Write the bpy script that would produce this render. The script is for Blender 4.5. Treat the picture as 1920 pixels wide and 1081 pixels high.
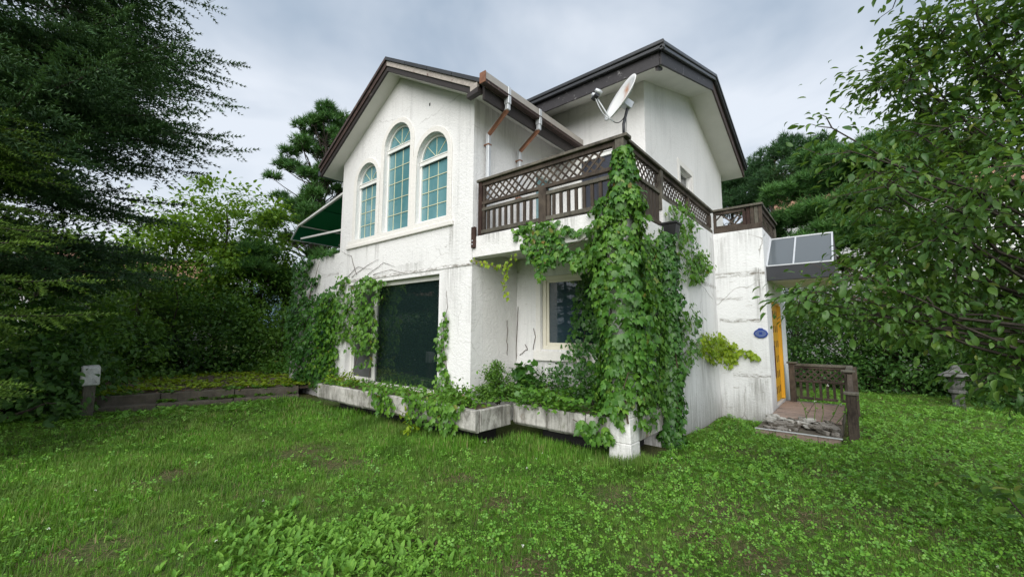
import bpy, bmesh, math, random
import numpy as np
from mathutils import Vector, Matrix

for _o in list(bpy.data.objects):
    bpy.data.objects.remove(_o)
scene = bpy.context.scene
COL = scene.collection
R = math.radians

# ------------------------------------------------------------------ camera
F_PX, YAW, PITCH, ROLL, CAM_H = 770.85, 39.806, 6.073, 0.3, 1.6
_y, _p, _r = R(YAW), R(PITCH), R(ROLL)
FW = np.array([-math.sin(_y) * math.cos(_p), math.cos(_y) * math.cos(_p), math.sin(_p)])
RT = np.array([math.cos(_y), math.sin(_y), 0.0])
UP = np.cross(RT, FW)
RT, UP = RT * math.cos(_r) + UP * math.sin(_r), -RT * math.sin(_r) + UP * math.cos(_r)
EYE = np.array([0.0, 0.0, CAM_H])
cam_data = bpy.data.cameras.new('camera')
cam = bpy.data.objects.new('camera', cam_data)
COL.objects.link(cam)
cam.matrix_world = Matrix(((RT[0], UP[0], -FW[0], EYE[0]), (RT[1], UP[1], -FW[1], EYE[1]), (RT[2], UP[2], -FW[2], EYE[2]), (0, 0, 0, 1)))
cam_data.sensor_fit = 'HORIZONTAL'
cam_data.sensor_width = 36.0
cam_data.lens = 36.0 * F_PX / 1920.0
cam_data.clip_start = 0.05
cam_data.clip_end = 3000
scene.camera = cam

# ------------------------------------------------------------------ world, sun, exposure
SUN_EL, SUN_AZ = 37.0, 154.0        # azimuth clockwise from +Y: the veiled sun stands behind the camera
world = bpy.data.worlds.new('World')
scene.world = world
world.use_nodes = True
wn = world.node_tree
wn.nodes.clear()
def _w(t, **kw):
    n = wn.nodes.new(t)
    for k, v in kw.items():
        setattr(n, k, v)
    return n
sky = _w('ShaderNodeTexSky', sky_type='NISHITA', sun_disc=False)
sky.sun_elevation = R(SUN_EL)
sky.sun_rotation = R(SUN_AZ)
sky.air_density, sky.dust_density = 1.4, 3.0
tc = _w('ShaderNodeTexCoord')
mp = _w('ShaderNodeMapping')
mp.inputs['Scale'].default_value = (1.0, 1.0, 2.1)
mp.inputs['Location'].default_value = (3.1, 0.4, 1.7)
nz = _w('ShaderNodeTexNoise')
nz.inputs['Scale'].default_value = 1.7
nz.inputs['Detail'].default_value = 5.0
nz.inputs['Roughness'].default_value = 0.5
nz.inputs['Distortion'].default_value = 0.35
rp = _w('ShaderNodeValToRGB')
rp.color_ramp.elements[0].position, rp.color_ramp.elements[0].color = 0.36, (1.50, 1.85, 2.30, 1)
rp.color_ramp.elements[1].position, rp.color_ramp.elements[1].color = 0.64, (3.1, 3.3, 3.6, 1)
mx = _w('ShaderNodeMix', data_type='RGBA')
mx.inputs[0].default_value = 0.93
bg = _w('ShaderNodeBackground')
bg.inputs['Strength'].default_value = 0.1
wo = _w('ShaderNodeOutputWorld')
wl = wn.links.new
wl(tc.outputs['Generated'], mp.inputs['Vector'])
wl(mp.outputs['Vector'], nz.inputs['Vector'])
wl(nz.outputs['Fac'], rp.inputs['Fac'])
wl(sky.outputs['Color'], mx.inputs[6])
wl(rp.outputs['Color'], mx.inputs[7])
wl(mx.outputs[2], bg.inputs['Color'])
wl(bg.outputs['Background'], wo.inputs['Surface'])

sun_data = bpy.data.lights.new('sun', 'SUN')
sun = bpy.data.objects.new('sun', sun_data)
COL.objects.link(sun)
sun_data.energy = 1.5
sun_data.angle = R(65)
sun_data.color = (1.0, 0.98, 0.95)
_sd = Vector((math.sin(R(SUN_AZ)) * math.cos(R(SUN_EL)), math.cos(R(SUN_AZ)) * math.cos(R(SUN_EL)), math.sin(R(SUN_EL))))
sun.rotation_euler = _sd.to_track_quat('Z', 'Y').to_euler()
sun.location = (3, -6, 14)

scene.view_settings.view_transform = 'Standard'
scene.view_settings.look = 'None'
scene.view_settings.exposure = 1.41
scene.view_settings.gamma = 1.0
scene.view_settings.use_curve_mapping = False
scene.render.engine = 'CYCLES'
scene.cycles.use_denoising = True
scene.cycles.max_bounces = 6
scene.cycles.diffuse_bounces = 3
scene.cycles.glossy_bounces = 3
scene.cycles.transmission_bounces = 4
scene.cycles.transparent_max_bounces = 6
scene.cycles.caustics_reflective = False
scene.cycles.caustics_refractive = False

# ------------------------------------------------------------------ pixel helpers (points on real planes)
def ray(px, py):
    return FW + RT * (px - 960) / F_PX + UP * (540.5 - py) / F_PX
def on(ax, val, px, py):
    d = ray(px, py)
    i = 'xyz'.index(ax)
    return EYE + (val - EYE[i]) / d[i] * d
def atd(dist, px, py):
    d = ray(px, py)
    return EYE + d / math.hypot(d[0], d[1]) * dist

# ------------------------------------------------------------------ object helpers
def tag(o, label, cat=None, group=None, kind=None):
    if label: o['label'] = label
    if cat: o['category'] = cat
    if group: o['group'] = group
    if kind: o['kind'] = kind
    return o
def thing(name, loc, label, cat, group=None):
    o = bpy.data.objects.new(name, None)
    COL.objects.link(o)
    o.location = loc
    o.empty_display_size = 0.2
    return tag(o, label, cat, group)
def link(name, me, parent=None, mat=None, bevel=0.0, smooth=False):
    o = bpy.data.objects.new(name, me)
    COL.objects.link(o)
    if mat is not None and not me.materials:
        me.materials.append(mat)
    if smooth and len(me.polygons):
        me.polygons.foreach_set('use_smooth', np.ones(len(me.polygons), dtype=bool))
    if parent is not None:
        o.parent = parent
        if parent.type == 'EMPTY':
            o.matrix_parent_inverse = Matrix.Translation(parent.location).inverted()
    if bevel:
        m = o.modifiers.new('bevel', 'BEVEL')
        m.width = bevel
        m.segments = 1
        m.limit_method = 'ANGLE'
    return o
def raw_mesh(name, V, F, n):
    """V (N,3) float, F (M,n) int: fast mesh of M n-gons"""
    me = bpy.data.meshes.new(name)
    V = np.ascontiguousarray(V, dtype=np.float32)
    F = np.ascontiguousarray(F, dtype=np.int32)
    me.vertices.add(len(V)); me.vertices.foreach_set('co', V.ravel())
    me.loops.add(F.size); me.loops.foreach_set('vertex_index', F.ravel())
    me.polygons.add(len(F)); me.polygons.foreach_set('loop_start', np.arange(0, F.size, n, dtype=np.int32))
    me.update(calc_edges=True)
    return me

class MB:
    def __init__(self): self.v, self.f = [], []
    def add(self, vs, fs):
        b = len(self.v)
        self.v += [tuple(map(float, q)) for q in vs]
        self.f += [tuple(b + i for i in f) for f in fs]
        return self
    def obox(self, c, ax, h):
        c = np.array(c, float); ax = [np.array(a, float) for a in ax]
        vs = [c + sx * h[0] * ax[0] + sy * h[1] * ax[1] + sz * h[2] * ax[2] for sz in (-1, 1) for sy in (-1, 1) for sx in (-1, 1)]
        return self.add(vs, [(0, 2, 3, 1), (4, 5, 7, 6), (0, 1, 5, 4), (2, 6, 7, 3), (0, 4, 6, 2), (1, 3, 7, 5)])
    def box(self, x0, x1, y0, y1, z0, z1):
        return self.obox(((x0 + x1) / 2, (y0 + y1) / 2, (z0 + z1) / 2), np.eye(3), ((x1 - x0) / 2, (y1 - y0) / 2, (z1 - z0) / 2))
    def beam(self, a, b, w, h, upv=(0, 0, 1)):
        a, b = np.array(a, float), np.array(b, float)
        d = b - a; L = np.linalg.norm(d); d /= L
        s = np.cross(d, upv); s /= np.linalg.norm(s)
        u = np.cross(s, d)
        return self.obox((a + b) / 2, (d, s, u), (L / 2, w / 2, h / 2))
    def tube(self, pts, rad, n=6, cap=True):
        pts = [np.array(p, float) for p in pts]
        if not hasattr(rad, '__len__'): rad = [rad] * len(pts)
        vs, fs = [], []
        prev = None
        for i, p in enumerate(pts):
            d = pts[min(i + 1, len(pts) - 1)] - pts[max(i - 1, 0)]
            d = d / (np.linalg.norm(d) + 1e-9)
            ref = np.array([0, 0, 1.0]) if abs(d[2]) < 0.9 else np.array([1.0, 0, 0])
            if prev is not None: ref = prev
            s = np.cross(d, ref); s /= np.linalg.norm(s) + 1e-9
            u = np.cross(s, d); prev = u
            for k in range(n):
                a = 2 * math.pi * k / n
                vs.append(p + rad[i] * (math.cos(a) * s + math.sin(a) * u))
        for i in range(len(pts) - 1):
            for k in range(n):
                fs.append((i * n + k, i * n + (k + 1) % n, (i + 1) * n + (k + 1) % n, (i + 1) * n + k))
        if cap:
            fs.append(tuple(range(n - 1, -1, -1)))
            fs.append(tuple((len(pts) - 1) * n + k for k in range(n)))
        return self.add(vs, fs)
    def lathe(self, c, prof, n=16, sq=None):
        vs, fs = [], []
        for r, z in prof:
            for k in range(n):
                a = 2 * math.pi * (k + 0.5) / n
                vs.append((c[0] + r * math.cos(a), c[1] + r * math.sin(a), c[2] + z))
        for i in range(len(prof) - 1):
            for k in range(n):
                fs.append((i * n + k, i * n + (k + 1) % n, (i + 1) * n + (k + 1) % n, (i + 1) * n + k))
        fs.append(tuple(range(n - 1, -1, -1)))
        fs.append(tuple((len(prof) - 1) * n + k for k in range(n)))
        return self.add(vs, fs)
    def prism(self, prof, axis, a0, a1):
        """extrude a convex 2D profile; axis 'x': prof=(y,z), axis 'y': prof=(x,z), axis 'z': prof=(x,y)"""
        def P(q, a):
            return {'x': (a, q[0], q[1]), 'y': (q[0], a, q[1]), 'z': (q[0], q[1], a)}[axis]
        n = len(prof)
        vs = [P(q, a0) for q in prof] + [P(q, a1) for q in prof]
        fs = [tuple(range(n)), tuple(range(2 * n - 1, n - 1, -1))] + [(i, n + i, n + (i + 1) % n, (i + 1) % n) for i in range(n)]
        return self.add(vs, fs)
    def mesh(self, name):
        me = bpy.data.meshes.new(name)
        me.from_pydata(self.v, [], self.f)
        bm = bmesh.new(); bm.from_mesh(me)
        bmesh.ops.recalc_face_normals(bm, faces=bm.faces)
        bm.to_mesh(me); bm.free()
        return me
    def build(self, name, mat, parent=None, bevel=0.0, smooth=False):
        return link(name, self.mesh(name), parent, mat, bevel, smooth)

def plate(name, outer, holes, axis, a0, a1, mat, parent=None):
    """flat wall with holes, extruded from a0 (outer face) to a1; 2D points are (y,z) for axis x and (x,z) for axis y"""
    bm = bmesh.new()
    def P(q, a):
        return {'x': (a, q[0], q[1]), 'y': (q[0], a, q[1]), 'z': (q[0], q[1], a)}[axis]
    loops = [outer] + list(holes)
    front, back, fe, be = [], [], [], []
    for lp in loops:
        fv = [bm.verts.new(P(q, a0)) for q in lp]
        bv = [bm.verts.new(P(q, a1)) for q in lp]
        n = len(lp)
        for i in range(n):
            fe.append(bm.edges.new((fv[i], fv[(i + 1) % n])))
            be.append(bm.edges.new((bv[i], bv[(i + 1) % n])))
        front.append(fv); back.append(bv)
    bmesh.ops.triangle_fill(bm, use_beauty=True, use_dissolve=False, edges=fe)
    bmesh.ops.triangle_fill(bm, use_beauty=True, use_dissolve=False, edges=be)
    for fv, bv in zip(front, back):
        n = len(fv)
        for i in range(n):
            bm.faces.new((fv[i], fv[(i + 1) % n], bv[(i + 1) % n], bv[i]))
    bmesh.ops.recalc_face_normals(bm, faces=bm.faces)
    me = bpy.data.meshes.new(name)
    bm.to_mesh(me); bm.free()
    return link(name, me, parent, mat)
def rect(a0, a1, b0, b1): return [(a0, b0), (a1, b0), (a1, b1), (a0, b1)]
def arch(x0, x1, z0, zs, n=14):
    r = (x1 - x0) / 2; c = (x0 + x1) / 2
    return [(x0, z0), (x1, z0)] + [(c + r * math.cos(math.pi * k / n), zs + r * math.sin(math.pi * k / n)) for k in range(n + 1)]

# ------------------------------------------------------------------ materials
class NT:
    def __init__(s, name):
        s.m = bpy.data.materials.new(name)
        s.m.use_nodes = True
        s.t = s.m.node_tree
        s.t.nodes.clear()
        s.out = s.t.nodes.new('ShaderNodeOutputMaterial')
    def n(s, typ, ins=None, **kw):
        nd = s.t.nodes.new(typ)
        for k, v in kw.items(): setattr(nd, k, v)
        for k, v in (ins or {}).items():
            if isinstance(v, bpy.types.NodeSocket): s.t.links.new(v, nd.inputs[k])
            else: nd.inputs[k].default_value = v
        return nd
    def coord(s, scale=(1, 1, 1), loc=(0, 0, 0)):
        c = s.n('ShaderNodeTexCoord')
        return s.n('ShaderNodeMapping', {'Vector': c.outputs['Object'], 'Scale': scale, 'Location': loc}).outputs[0]
    def noise(s, scale=1.0, vec=None, detail=4, rough=0.55, dist=0.0):
        i = {'Scale': scale, 'Detail': detail, 'Roughness': rough, 'Distortion': dist}
        if vec is not None: i['Vector'] = vec
        return s.n('ShaderNodeTexNoise', i).outputs['Fac']
    def ramp(s, fac, *stops, interp='LINEAR'):
        r = s.n('ShaderNodeValToRGB', {'Fac': fac})
        cr = r.color_ramp
        cr.interpolation = interp
        while len(cr.elements) < len(stops): cr.elements.new(0.5)
        for e, (p, c) in zip(cr.elements, stops):
            e.position = p
            e.color = (c, c, c, 1) if not hasattr(c, '__len__') else (*c, 1)
        return r.outputs['Color']
    def mix(s, fac, a, b, blend='MIX'):
        m = s.n('ShaderNodeMix', data_type='RGBA', blend_type=blend)
        for k, v in ((0, fac), (6, a), (7, b)):
            if isinstance(v, bpy.types.NodeSocket): s.t.links.new(v, m.inputs[k])
            else: m.inputs[k].default_value = v if k == 0 else (*v, 1)
        return m.outputs[2]
    def math(s, op, a, b=0.0):
        m = s.n('ShaderNodeMath', operation=op)
        for k, v in ((0, a), (1, b)):
            if isinstance(v, bpy.types.NodeSocket): s.t.links.new(v, m.inputs[k])
            else: m.inputs[k].default_value = v
        return m.outputs[0]
    def bump(s, h, strength=0.3, dist=0.02):
        return s.n('ShaderNodeBump', {'Height': h, 'Strength': strength, 'Distance': dist}).outputs['Normal']
    def bsdf(s, color, rough=0.8, normal=None, **ins):
        i = {'Roughness': rough}
        i['Base Color'] = color if isinstance(color, bpy.types.NodeSocket) else (*color, 1)
        if normal is not None: i['Normal'] = normal
        i.update(ins)
        b = s.n('ShaderNodeBsdfPrincipled', i)
        return b
    def done(s, sh):
        s.t.links.new(sh.outputs[0], s.out.inputs['Surface'])
        return s.m

def m_plain(name, col, rough=0.6, var=0.15, scale=8.0, bump=0.15, metal=0.0, spec=0.5):
    t = NT(name)
    c = t.coord()
    nzv = t.noise(scale, c, 5)
    lo, hi = [x * (1 - var) for x in col], [min(1, x * (1 + var)) for x in col]
    return t.done(t.bsdf(t.ramp(nzv, (0.3, lo), (0.7, hi)), rough, t.bump(t.noise(scale * 5, c, 3), bump, 0.01), Metallic=metal, **{'Specular IOR Level': spec}))

def m_stucco(name, base=(0.80, 0.79, 0.765), streak=0.5, dash=0.6, bump=0.4, damp=0.5, crack=0.5, runs=(), lines=()):
    """runs: (axis, centre, half width, z top, z bottom, strength) rain stains; lines: (axis, from, to, z, half height, strength) dirty cracks"""
    t = NT(name)
    c = t.coord()
    # patchy paint
    big = t.noise(0.9, c, 5, 0.6)
    col = t.mix(t.ramp(big, (0.35, 0.0), (0.75, 0.55)), base, [x * 0.86 for x in base])
    # vertical run-off stains
    sv = t.noise(1.0, t.coord((7, 7, 0.32)), 5, 0.65)
    gate = t.ramp(t.noise(0.7, t.coord(loc=(5, 3, 9)), 3), (0.42, 0.0), (0.62, 1.0))
    f = t.math('MULTIPLY', t.ramp(sv, (0.5, 0.0), (0.75, 1.0)), gate)
    col = t.mix(t.math('MULTIPLY', f, streak), col, (0.30, 0.295, 0.28))
    fine = t.noise(1.0, t.coord((38, 38, 1.1)), 4, 0.7)
    f = t.math('MULTIPLY', t.ramp(fine, (0.55, 0.0), (0.72, 1.0)), t.ramp(t.noise(0.9, t.coord(loc=(2, 8, 1)), 4), (0.47, 0.0), (0.6, 1.0)))
    col = t.mix(t.math('MULTIPLY', f, streak * 0.9), col, (0.36, 0.355, 0.35))
    # short horizontal flakes where the paint lets go
    dn = t.noise(1.0, t.coord((5, 5, 34)), 4, 0.75)
    dg = t.ramp(t.noise(1.6, t.coord(loc=(1, 4, 2)), 4), (0.5, 0.0), (0.66, 1.0))
    f = t.math('MULTIPLY', t.ramp(dn, (0.60, 0.0), (0.68, 1.0)), dg)
    col = t.mix(t.math('MULTIPLY', f, dash), col, (0.22, 0.19, 0.14))
    # hairline cracks
    wv = t.n('ShaderNodeMix', data_type='VECTOR')
    wv.inputs[0].default_value = 0.22
    t.t.links.new(c, wv.inputs[4])
    t.t.links.new(t.n('ShaderNodeTexNoise', {'Vector': c, 'Scale': 2.5, 'Detail': 4.0}).outputs['Color'], wv.inputs[5])
    vo = t.n('ShaderNodeTexVoronoi', {'Vector': wv.outputs[1], 'Scale': 0.75}, feature='DISTANCE_TO_EDGE').outputs['Distance']
    ck = t.math('MULTIPLY', t.ramp(vo, (0.0, 1.0), (0.006, 0.0)), t.ramp(t.noise(0.8, t.coord(loc=(9, 9, 4)), 2), (0.5, 0.0), (0.58, 1.0)))
    col = t.mix(t.math('MULTIPLY', ck, crack), col, (0.2, 0.18, 0.15))
    # rising damp with a ragged edge
    z = t.n('ShaderNodeSeparateXYZ', {0: c}).outputs[2]
    dz = t.math('ADD', t.math('MULTIPLY', z, 0.5), t.math('MULTIPLY', t.noise(1.0, t.coord((16, 16, 1.0)), 6, 0.75), -1.0))
    col = t.mix(t.math('MULTIPLY', t.ramp(t.math('ADD', dz, 1.0), (0.40, 1.0), (0.78, 0.0)), damp), col, (0.27, 0.26, 0.24))
    xyz = t.n('ShaderNodeSeparateXYZ', {0: c}).outputs
    wob = t.math('MULTIPLY', t.math('SUBTRACT', t.noise(3.0, c, 5, 0.7), 0.5), 0.34)
    fib = t.noise(1.0, t.coord((30, 30, 1.4)), 5, 0.75)
    for ax, cc_, hw, zt, zb, sg in runs:
        u = t.math('ABSOLUTE', t.math('SUBTRACT', t.math('ADD', xyz['xyz'.index(ax)], t.math('MULTIPLY', wob, hw * 2.5)), cc_))
        m1 = t.ramp(t.math('DIVIDE', u, hw), (0.35, 1.0), (1.0, 0.0))
        v = t.math('DIVIDE', t.math('SUBTRACT', t.math('ADD', z, wob), zb), zt - zb)
        m2 = t.ramp(v, (0.0, 0.0), (0.85, 1.0), (0.99, 0.8), (1.03, 0.0))
        m3 = t.ramp(fib, (0.38, 0.0), (0.62, 1.0))
        col = t.mix(t.math('MULTIPLY', t.math('MULTIPLY', t.math('MULTIPLY', m1, m2), m3), sg), col, (0.17, 0.165, 0.14))
    for ax, a0, a1, zz, hh, sg in lines:
        u = xyz['xyz'.index(ax)]
        m1 = t.math('MULTIPLY', t.math('GREATER_THAN', u, a0), t.math('LESS_THAN', u, a1))
        w = t.math('ABSOLUTE', t.math('SUBTRACT', t.math('ADD', z, t.math('MULTIPLY', wob, 0.22)), zz))
        m2 = t.ramp(t.math('DIVIDE', w, hh), (0.05, 1.0), (1.0, 0.0))
        m3 = t.ramp(t.noise(1.0, t.coord((7, 7, 26), (3, 1, 5)), 5, 0.75), (0.42, 0.0), (0.58, 1.0))
        col = t.mix(t.math('MULTIPLY', t.math('MULTIPLY', m1, t.math('MULTIPLY', m2, m3)), sg), col, (0.14, 0.12, 0.085))
    # trowel relief
    tr = t.noise(11.0, t.coord((1, 1, 1.15)), 6, 0.62, 1.6)
    tr2 = t.noise(70.0, c, 3)
    h = t.math('ADD', t.math('MULTIPLY', t.ramp(tr, (0.35, 0.0), (0.62, 1.0)), 1.0), t.math('MULTIPLY', tr2, 0.35))
    h = t.math('SUBTRACT', h, t.math('MULTIPLY', f, 1.2))
    return t.done(t.bsdf(col, 0.85, t.bump(h, bump, 0.012), **{'Specular IOR Level': 0.25}))

def m_wood(name, dark=(0.030, 0.021, 0.016), lite=(0.16, 0.145, 0.115), bias=0.5, rough=0.8):
    t = NT(name)
    c = t.coord()
    a = t.noise(3.0, c, 5, 0.65)
    g = t.noise(1.0, t.coord((55, 55, 9)), 4, 0.6)
    s = t.math('ADD', t.math('MULTIPLY', a, 0.65), t.math('MULTIPLY', g, 0.35))
    col = t.ramp(s, (bias - 0.14, dark), (bias + 0.05, [0.5 * (p + q) for p, q in zip(dark, lite)]), (bias + 0.22, lite))
    return t.done(t.bsdf(col, rough, t.bump(g, 0.5, 0.006), **{'Specular IOR Level': 0.3}))

def m_peel(name, paint, bare, amount=0.5, rough=0.6):
    t = NT(name)
    c = t.coord()
    a = t.noise(5.0, t.coord((1, 1, 1)), 6, 0.7)
    b = t.noise(22.0, c, 4, 0.7)
    s = t.math('ADD', t.math('MULTIPLY', a, 0.6), t.math('MULTIPLY', b, 0.4))
    f = t.ramp(s, (amount, 0.0), (amount + 0.07, 1.0))
    col = t.mix(f, t.ramp(b, (0.3, [x * 0.75 for x in paint]), (0.7, [x * 1.25 for x in paint])), bare)
    return t.done(t.bsdf(col, rough, t.bump(s, 0.4, 0.008)))

def m_concrete(name, lo=(0.30, 0.29, 0.265), hi=(0.60, 0.585, 0.54), grime=0.75):
    t = NT(name)
    c = t.coord()
    col = t.ramp(t.noise(2.8, c, 6, 0.68), (0.3, lo), (0.7, hi))
    st = t.ramp(t.noise(1.0, t.coord((6.5, 6.5, 2.4)), 6, 0.72, 0.6), (0.44, 0.0), (0.64, 1.0))
    col = t.mix(t.math('MULTIPLY', st, grime), col, (0.085, 0.08, 0.065))
    run = t.math('MULTIPLY', t.ramp(t.noise(1.0, t.coord((24, 24, 1.0)), 4, 0.7), (0.52, 0.0), (0.66, 1.0)), t.ramp(t.noise(1.6, t.coord(loc=(3, 3, 3)), 3), (0.45, 0.0), (0.6, 1.0)))
    col = t.mix(t.math('MULTIPLY', run, 0.6), col, (0.06, 0.055, 0.045))
    rust = t.ramp(t.noise(3.0, t.coord(loc=(4, 1, 7)), 5, 0.7), (0.6, 0.0), (0.7, 1.0))
    col = t.mix(t.math('MULTIPLY', rust, 0.55), col, (0.17, 0.10, 0.05))
    moss = t.ramp(t.noise(4.0, t.coord(loc=(8, 2, 2)), 5, 0.7), (0.58, 0.0), (0.70, 1.0))
    col = t.mix(t.math('MULTIPLY', moss, 0.5), col, (0.07, 0.085, 0.03))
    return t.done(t.bsdf(col, 0.9, t.bump(t.noise(45.0, c, 5, 0.7), 0.5, 0.012), **{'Specular IOR Level': 0.2}))

def m_leaf(name, dark, mid, lite, trans=0.35, rough=0.45, spec=0.35, odd=None, oddp=0.04, patch=None):
    """foliage: colour drifts from leaf to leaf, part of the light passes through"""
    t = NT(name)
    gain = lambda c: (c[0] * 1.30, c[1] * 1.45, c[2] * 1.0) if c[1] > c[0] * 1.15 else c
    dark, mid, lite = gain(dark), gain(mid), gain(lite)
    g = t.n('ShaderNodeNewGeometry')
    rnd = g.outputs['Random Per Island']
    stops = [(0.0, dark), (0.5, mid), (1.0 - oddp if odd else 1.0, lite)]
    if odd: stops.append((1.0, odd))
    col = t.ramp(rnd, *stops)
    drift = t.noise(0.9, t.coord(), 3)
    col = t.mix(t.ramp(drift, (0.35, 0.0), (0.7, 0.45)), col, lite)
    if patch:
        col = t.mix(t.ramp(t.noise(0.75, t.coord(loc=(7, 2, 0)), 5, 0.65), (0.44, 0.0), (0.62, 0.75)), col, patch)
        col = t.mix(t.ramp(t.noise(1.3, t.coord(loc=(1, 6, 0)), 4, 0.6), (0.46, 0.0), (0.60, 0.7)), col, [x * 0.5 for x in mid])
    b = t.bsdf(col, rough, None, **{'Specular IOR Level': spec})
    tr = t.n('ShaderNodeBsdfTranslucent', {'Color': t.mix(0.5, col, [min(1, lite[0] * 1.5), min(1, lite[1] * 1.35), lite[2] * 0.6])})
    mxs = t.n('ShaderNodeMixShader', {0: trans, 1: b.outputs[0], 2: tr.outputs[0]})
    return t.done(mxs)

def m_glass(name, col, rough=0.02, spec=0.5, ior=1.5, wav=0.02):
    t = NT(name)
    return t.done(t.bsdf(col, rough, t.bump(t.noise(0.8, t.coord(), 1), wav, 0.05), IOR=ior, **{'Specular IOR Level': spec}))

M = {}
M['stucco'] = m_stucco('stucco_white', (0.80, 0.795, 0.78), 0.45, 0.5, 0.38, 0.5, 0.35,
    [('x', -5.5, .07, 3.51, 2.75, .9), ('x', -7.9, .10, 3.51, 2.9, .6), ('x', -8.3, .05, 3.51, 3.0, .7), ('x', -9.1, .08, 3.5, 2.6, .5), ('x', -5.45, .30, 2.74, 1.7, .4), ('x', -6.7, .5, 2.95, 2.68, .5), ('x', -11.0, .5, 3.5, 2.4, .5), ('x', -4.2, .5, 1.1, .5, .4)],
    [('x', -9.4, -4.9, 2.76, .05, .9), ('x', -12.0, -9.5, 3.0, .06, .5)])
M['stucco_clean'] = m_stucco('stucco_upper', (0.80, 0.79, 0.77), 0.22, 0.25, 0.42, 0.0, 0.12, [('y', 5.6, .9, 5.8, 5.0, .35), ('y', 9.6, .25, 4.75, 3.6, .5), ('y', 8.4, .5, 6.9, 5.6, .22), ('x', -3.3, .6, 3.22, 2.9, .7), ('x', -4.5, .3, 3.22, 2.95, .6)])
M['stucco_side'] = m_stucco('stucco_side', (0.80, 0.80, 0.79), 0.9, 0.35, 0.32, 0.9, 0.5,
    [('y', 6.9, .55, 3.68, 1.0, .55), ('y', 7.9, .5, 3.68, 1.9, .5), ('y', 7.1, .5, 1.9, -.3, .75), ('y', 8.3, .7, 1.4, -.3, .7), ('y', 9.1, .22, 3.6, .3, .55)], [('y', 7.6, 9.3, 2.55, .06, .7)])
M['stucco_porch'] = m_stucco('stucco_vestibule', (0.80, 0.805, 0.80), 0.4, 1.0, 0.32, 0.8, 0.9,
    [('x', -1.42, .09, 2.9, 1.7, 1.0), ('x', -2.05, .16, 3.6, 2.2, .45), ('x', -1.6, .35, 3.68, 3.1, .4), ('x', -1.5, .20, .75, -.1, .7)],
    [('x', -2.2, -1.3, 2.79, .07, 1.0), ('x', -2.15, -1.42, 1.86, .05, 1.0), ('x', -1.95, -1.3, .78, .05, .9), ('x', -2.2, -1.7, 2.3, .05, .6)])
M['trim'] = m_stucco('stucco_trim', (0.78, 0.76, 0.715), 0.15, 0.1, 0.35, 0.0, 0.1)
M['soffit'] = m_plain('soffit_paint', (0.70, 0.69, 0.65), 0.7, 0.06, 2.0, 0.05)
M['fascia_dark'] = m_peel('fascia_dark', (0.026, 0.020, 0.018), (0.22, 0.19, 0.18), 0.60)
M['fascia_pale'] = m_peel('fascia_weathered', (0.38, 0.34, 0.30), (0.10, 0.05, 0.04), 0.56)
M['fascia_brown'] = m_peel('fascia_brown', (0.060, 0.038, 0.033), (0.25, 0.16, 0.12), 0.57)
M['fascia_violet'] = m_peel('fascia_flaking', (0.026, 0.023, 0.025), (0.30, 0.29, 0.29), 0.58)
M['shingle'] = m_plain('roof_shingle', (0.055, 0.052, 0.055), 0.85, 0.3, 14, 0.4)
M['gutter_black'] = m_plain('gutter_black', (0.035, 0.037, 0.040), 0.38, 0.2, 3, 0.05)
M['gutter_tan'] = m_plain('gutter_tan', (0.40, 0.37, 0.33), 0.45, 0.12, 3, 0.05, 0.2)
M['copper'] = m_plain('copper', (0.30, 0.14, 0.08), 0.42, 0.25, 6, 0.06, 0.6)
M['galv'] = m_plain('pale_metal', (0.58, 0.60, 0.62), 0.4, 0.08, 4, 0.03, 0.3)
M['wood'] = m_wood('weathered_wood', (0.020, 0.014, 0.011), (0.135, 0.108, 0.082), 0.5)
M['wood_grey'] = m_wood('greyed_wood', (0.036, 0.031, 0.025), (0.20, 0.185, 0.145), 0.48)
M['wood_red'] = m_wood('reddish_wood', (0.020, 0.011, 0.009), (0.085, 0.048, 0.036), 0.5)
M['pvc'] = m_plain('window_white', (0.78, 0.78, 0.74), 0.4, 0.05, 3, 0.02)
M['cream'] = m_plain('window_cream', (0.74, 0.70, 0.58), 0.4, 0.06, 3, 0.02)
M['muntin'] = m_plain('muntin_yellow', (0.70, 0.69, 0.46), 0.45, 0.05, 3, 0.0)
def m_tinted():
    t = NT('glass_teal')
    c = t.coord()
    col = t.ramp(t.noise(1.0, t.coord((1.6, 1.6, 0.5)), 4, 0.6), (0.35, (0.085, 0.225, 0.250)), (0.65, (0.160, 0.320, 0.350)))
    dirt = t.ramp(t.noise(9.0, c, 5, 0.7), (0.5, 0.0), (0.75, 0.4))
    col = t.mix(dirt, col, (0.20, 0.30, 0.30))
    return t.done(t.bsdf(col, t.ramp(t.noise(6.0, c, 4), (0.4, 0.02), (0.7, 0.10)), t.bump(t.noise(0.7, c, 1), 0.03, 0.05), IOR=1.6, **{'Specular IOR Level': 0.8}))
M['glass_teal'] = m_tinted()
M['glass_dark'] = m_glass('glass_dark', (0.010, 0.020, 0.019), 0.01, 0.5, 2.3, 0.012)
M['glass_blue'] = m_glass('glass_blue', (0.020, 0.040, 0.052), 0.02, 0.9, 1.6)
M['screen'] = m_plain('insect_screen', (0.10, 0.105, 0.105), 0.7, 0.1, 30, 0.2)
M['door'] = m_plain('door_yellow', (0.70, 0.385, 0.025), 0.5, 0.1, 4, 0.05)
M['door_pit'] = m_plain('door_studs', (0.10, 0.045, 0.01), 0.6)
M['red_dark'] = m_plain('handle_dark_red', (0.07, 0.012, 0.015), 0.4)
M['charcoal'] = m_plain('charcoal_metal', (0.022, 0.024, 0.029), 0.45, 0.15, 4, 0.05)
M['slate'] = m_plain('door_slate', (0.035, 0.040, 0.055), 0.35, 0.1, 3, 0.02)
M['concrete'] = m_concrete('stained_concrete')
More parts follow.
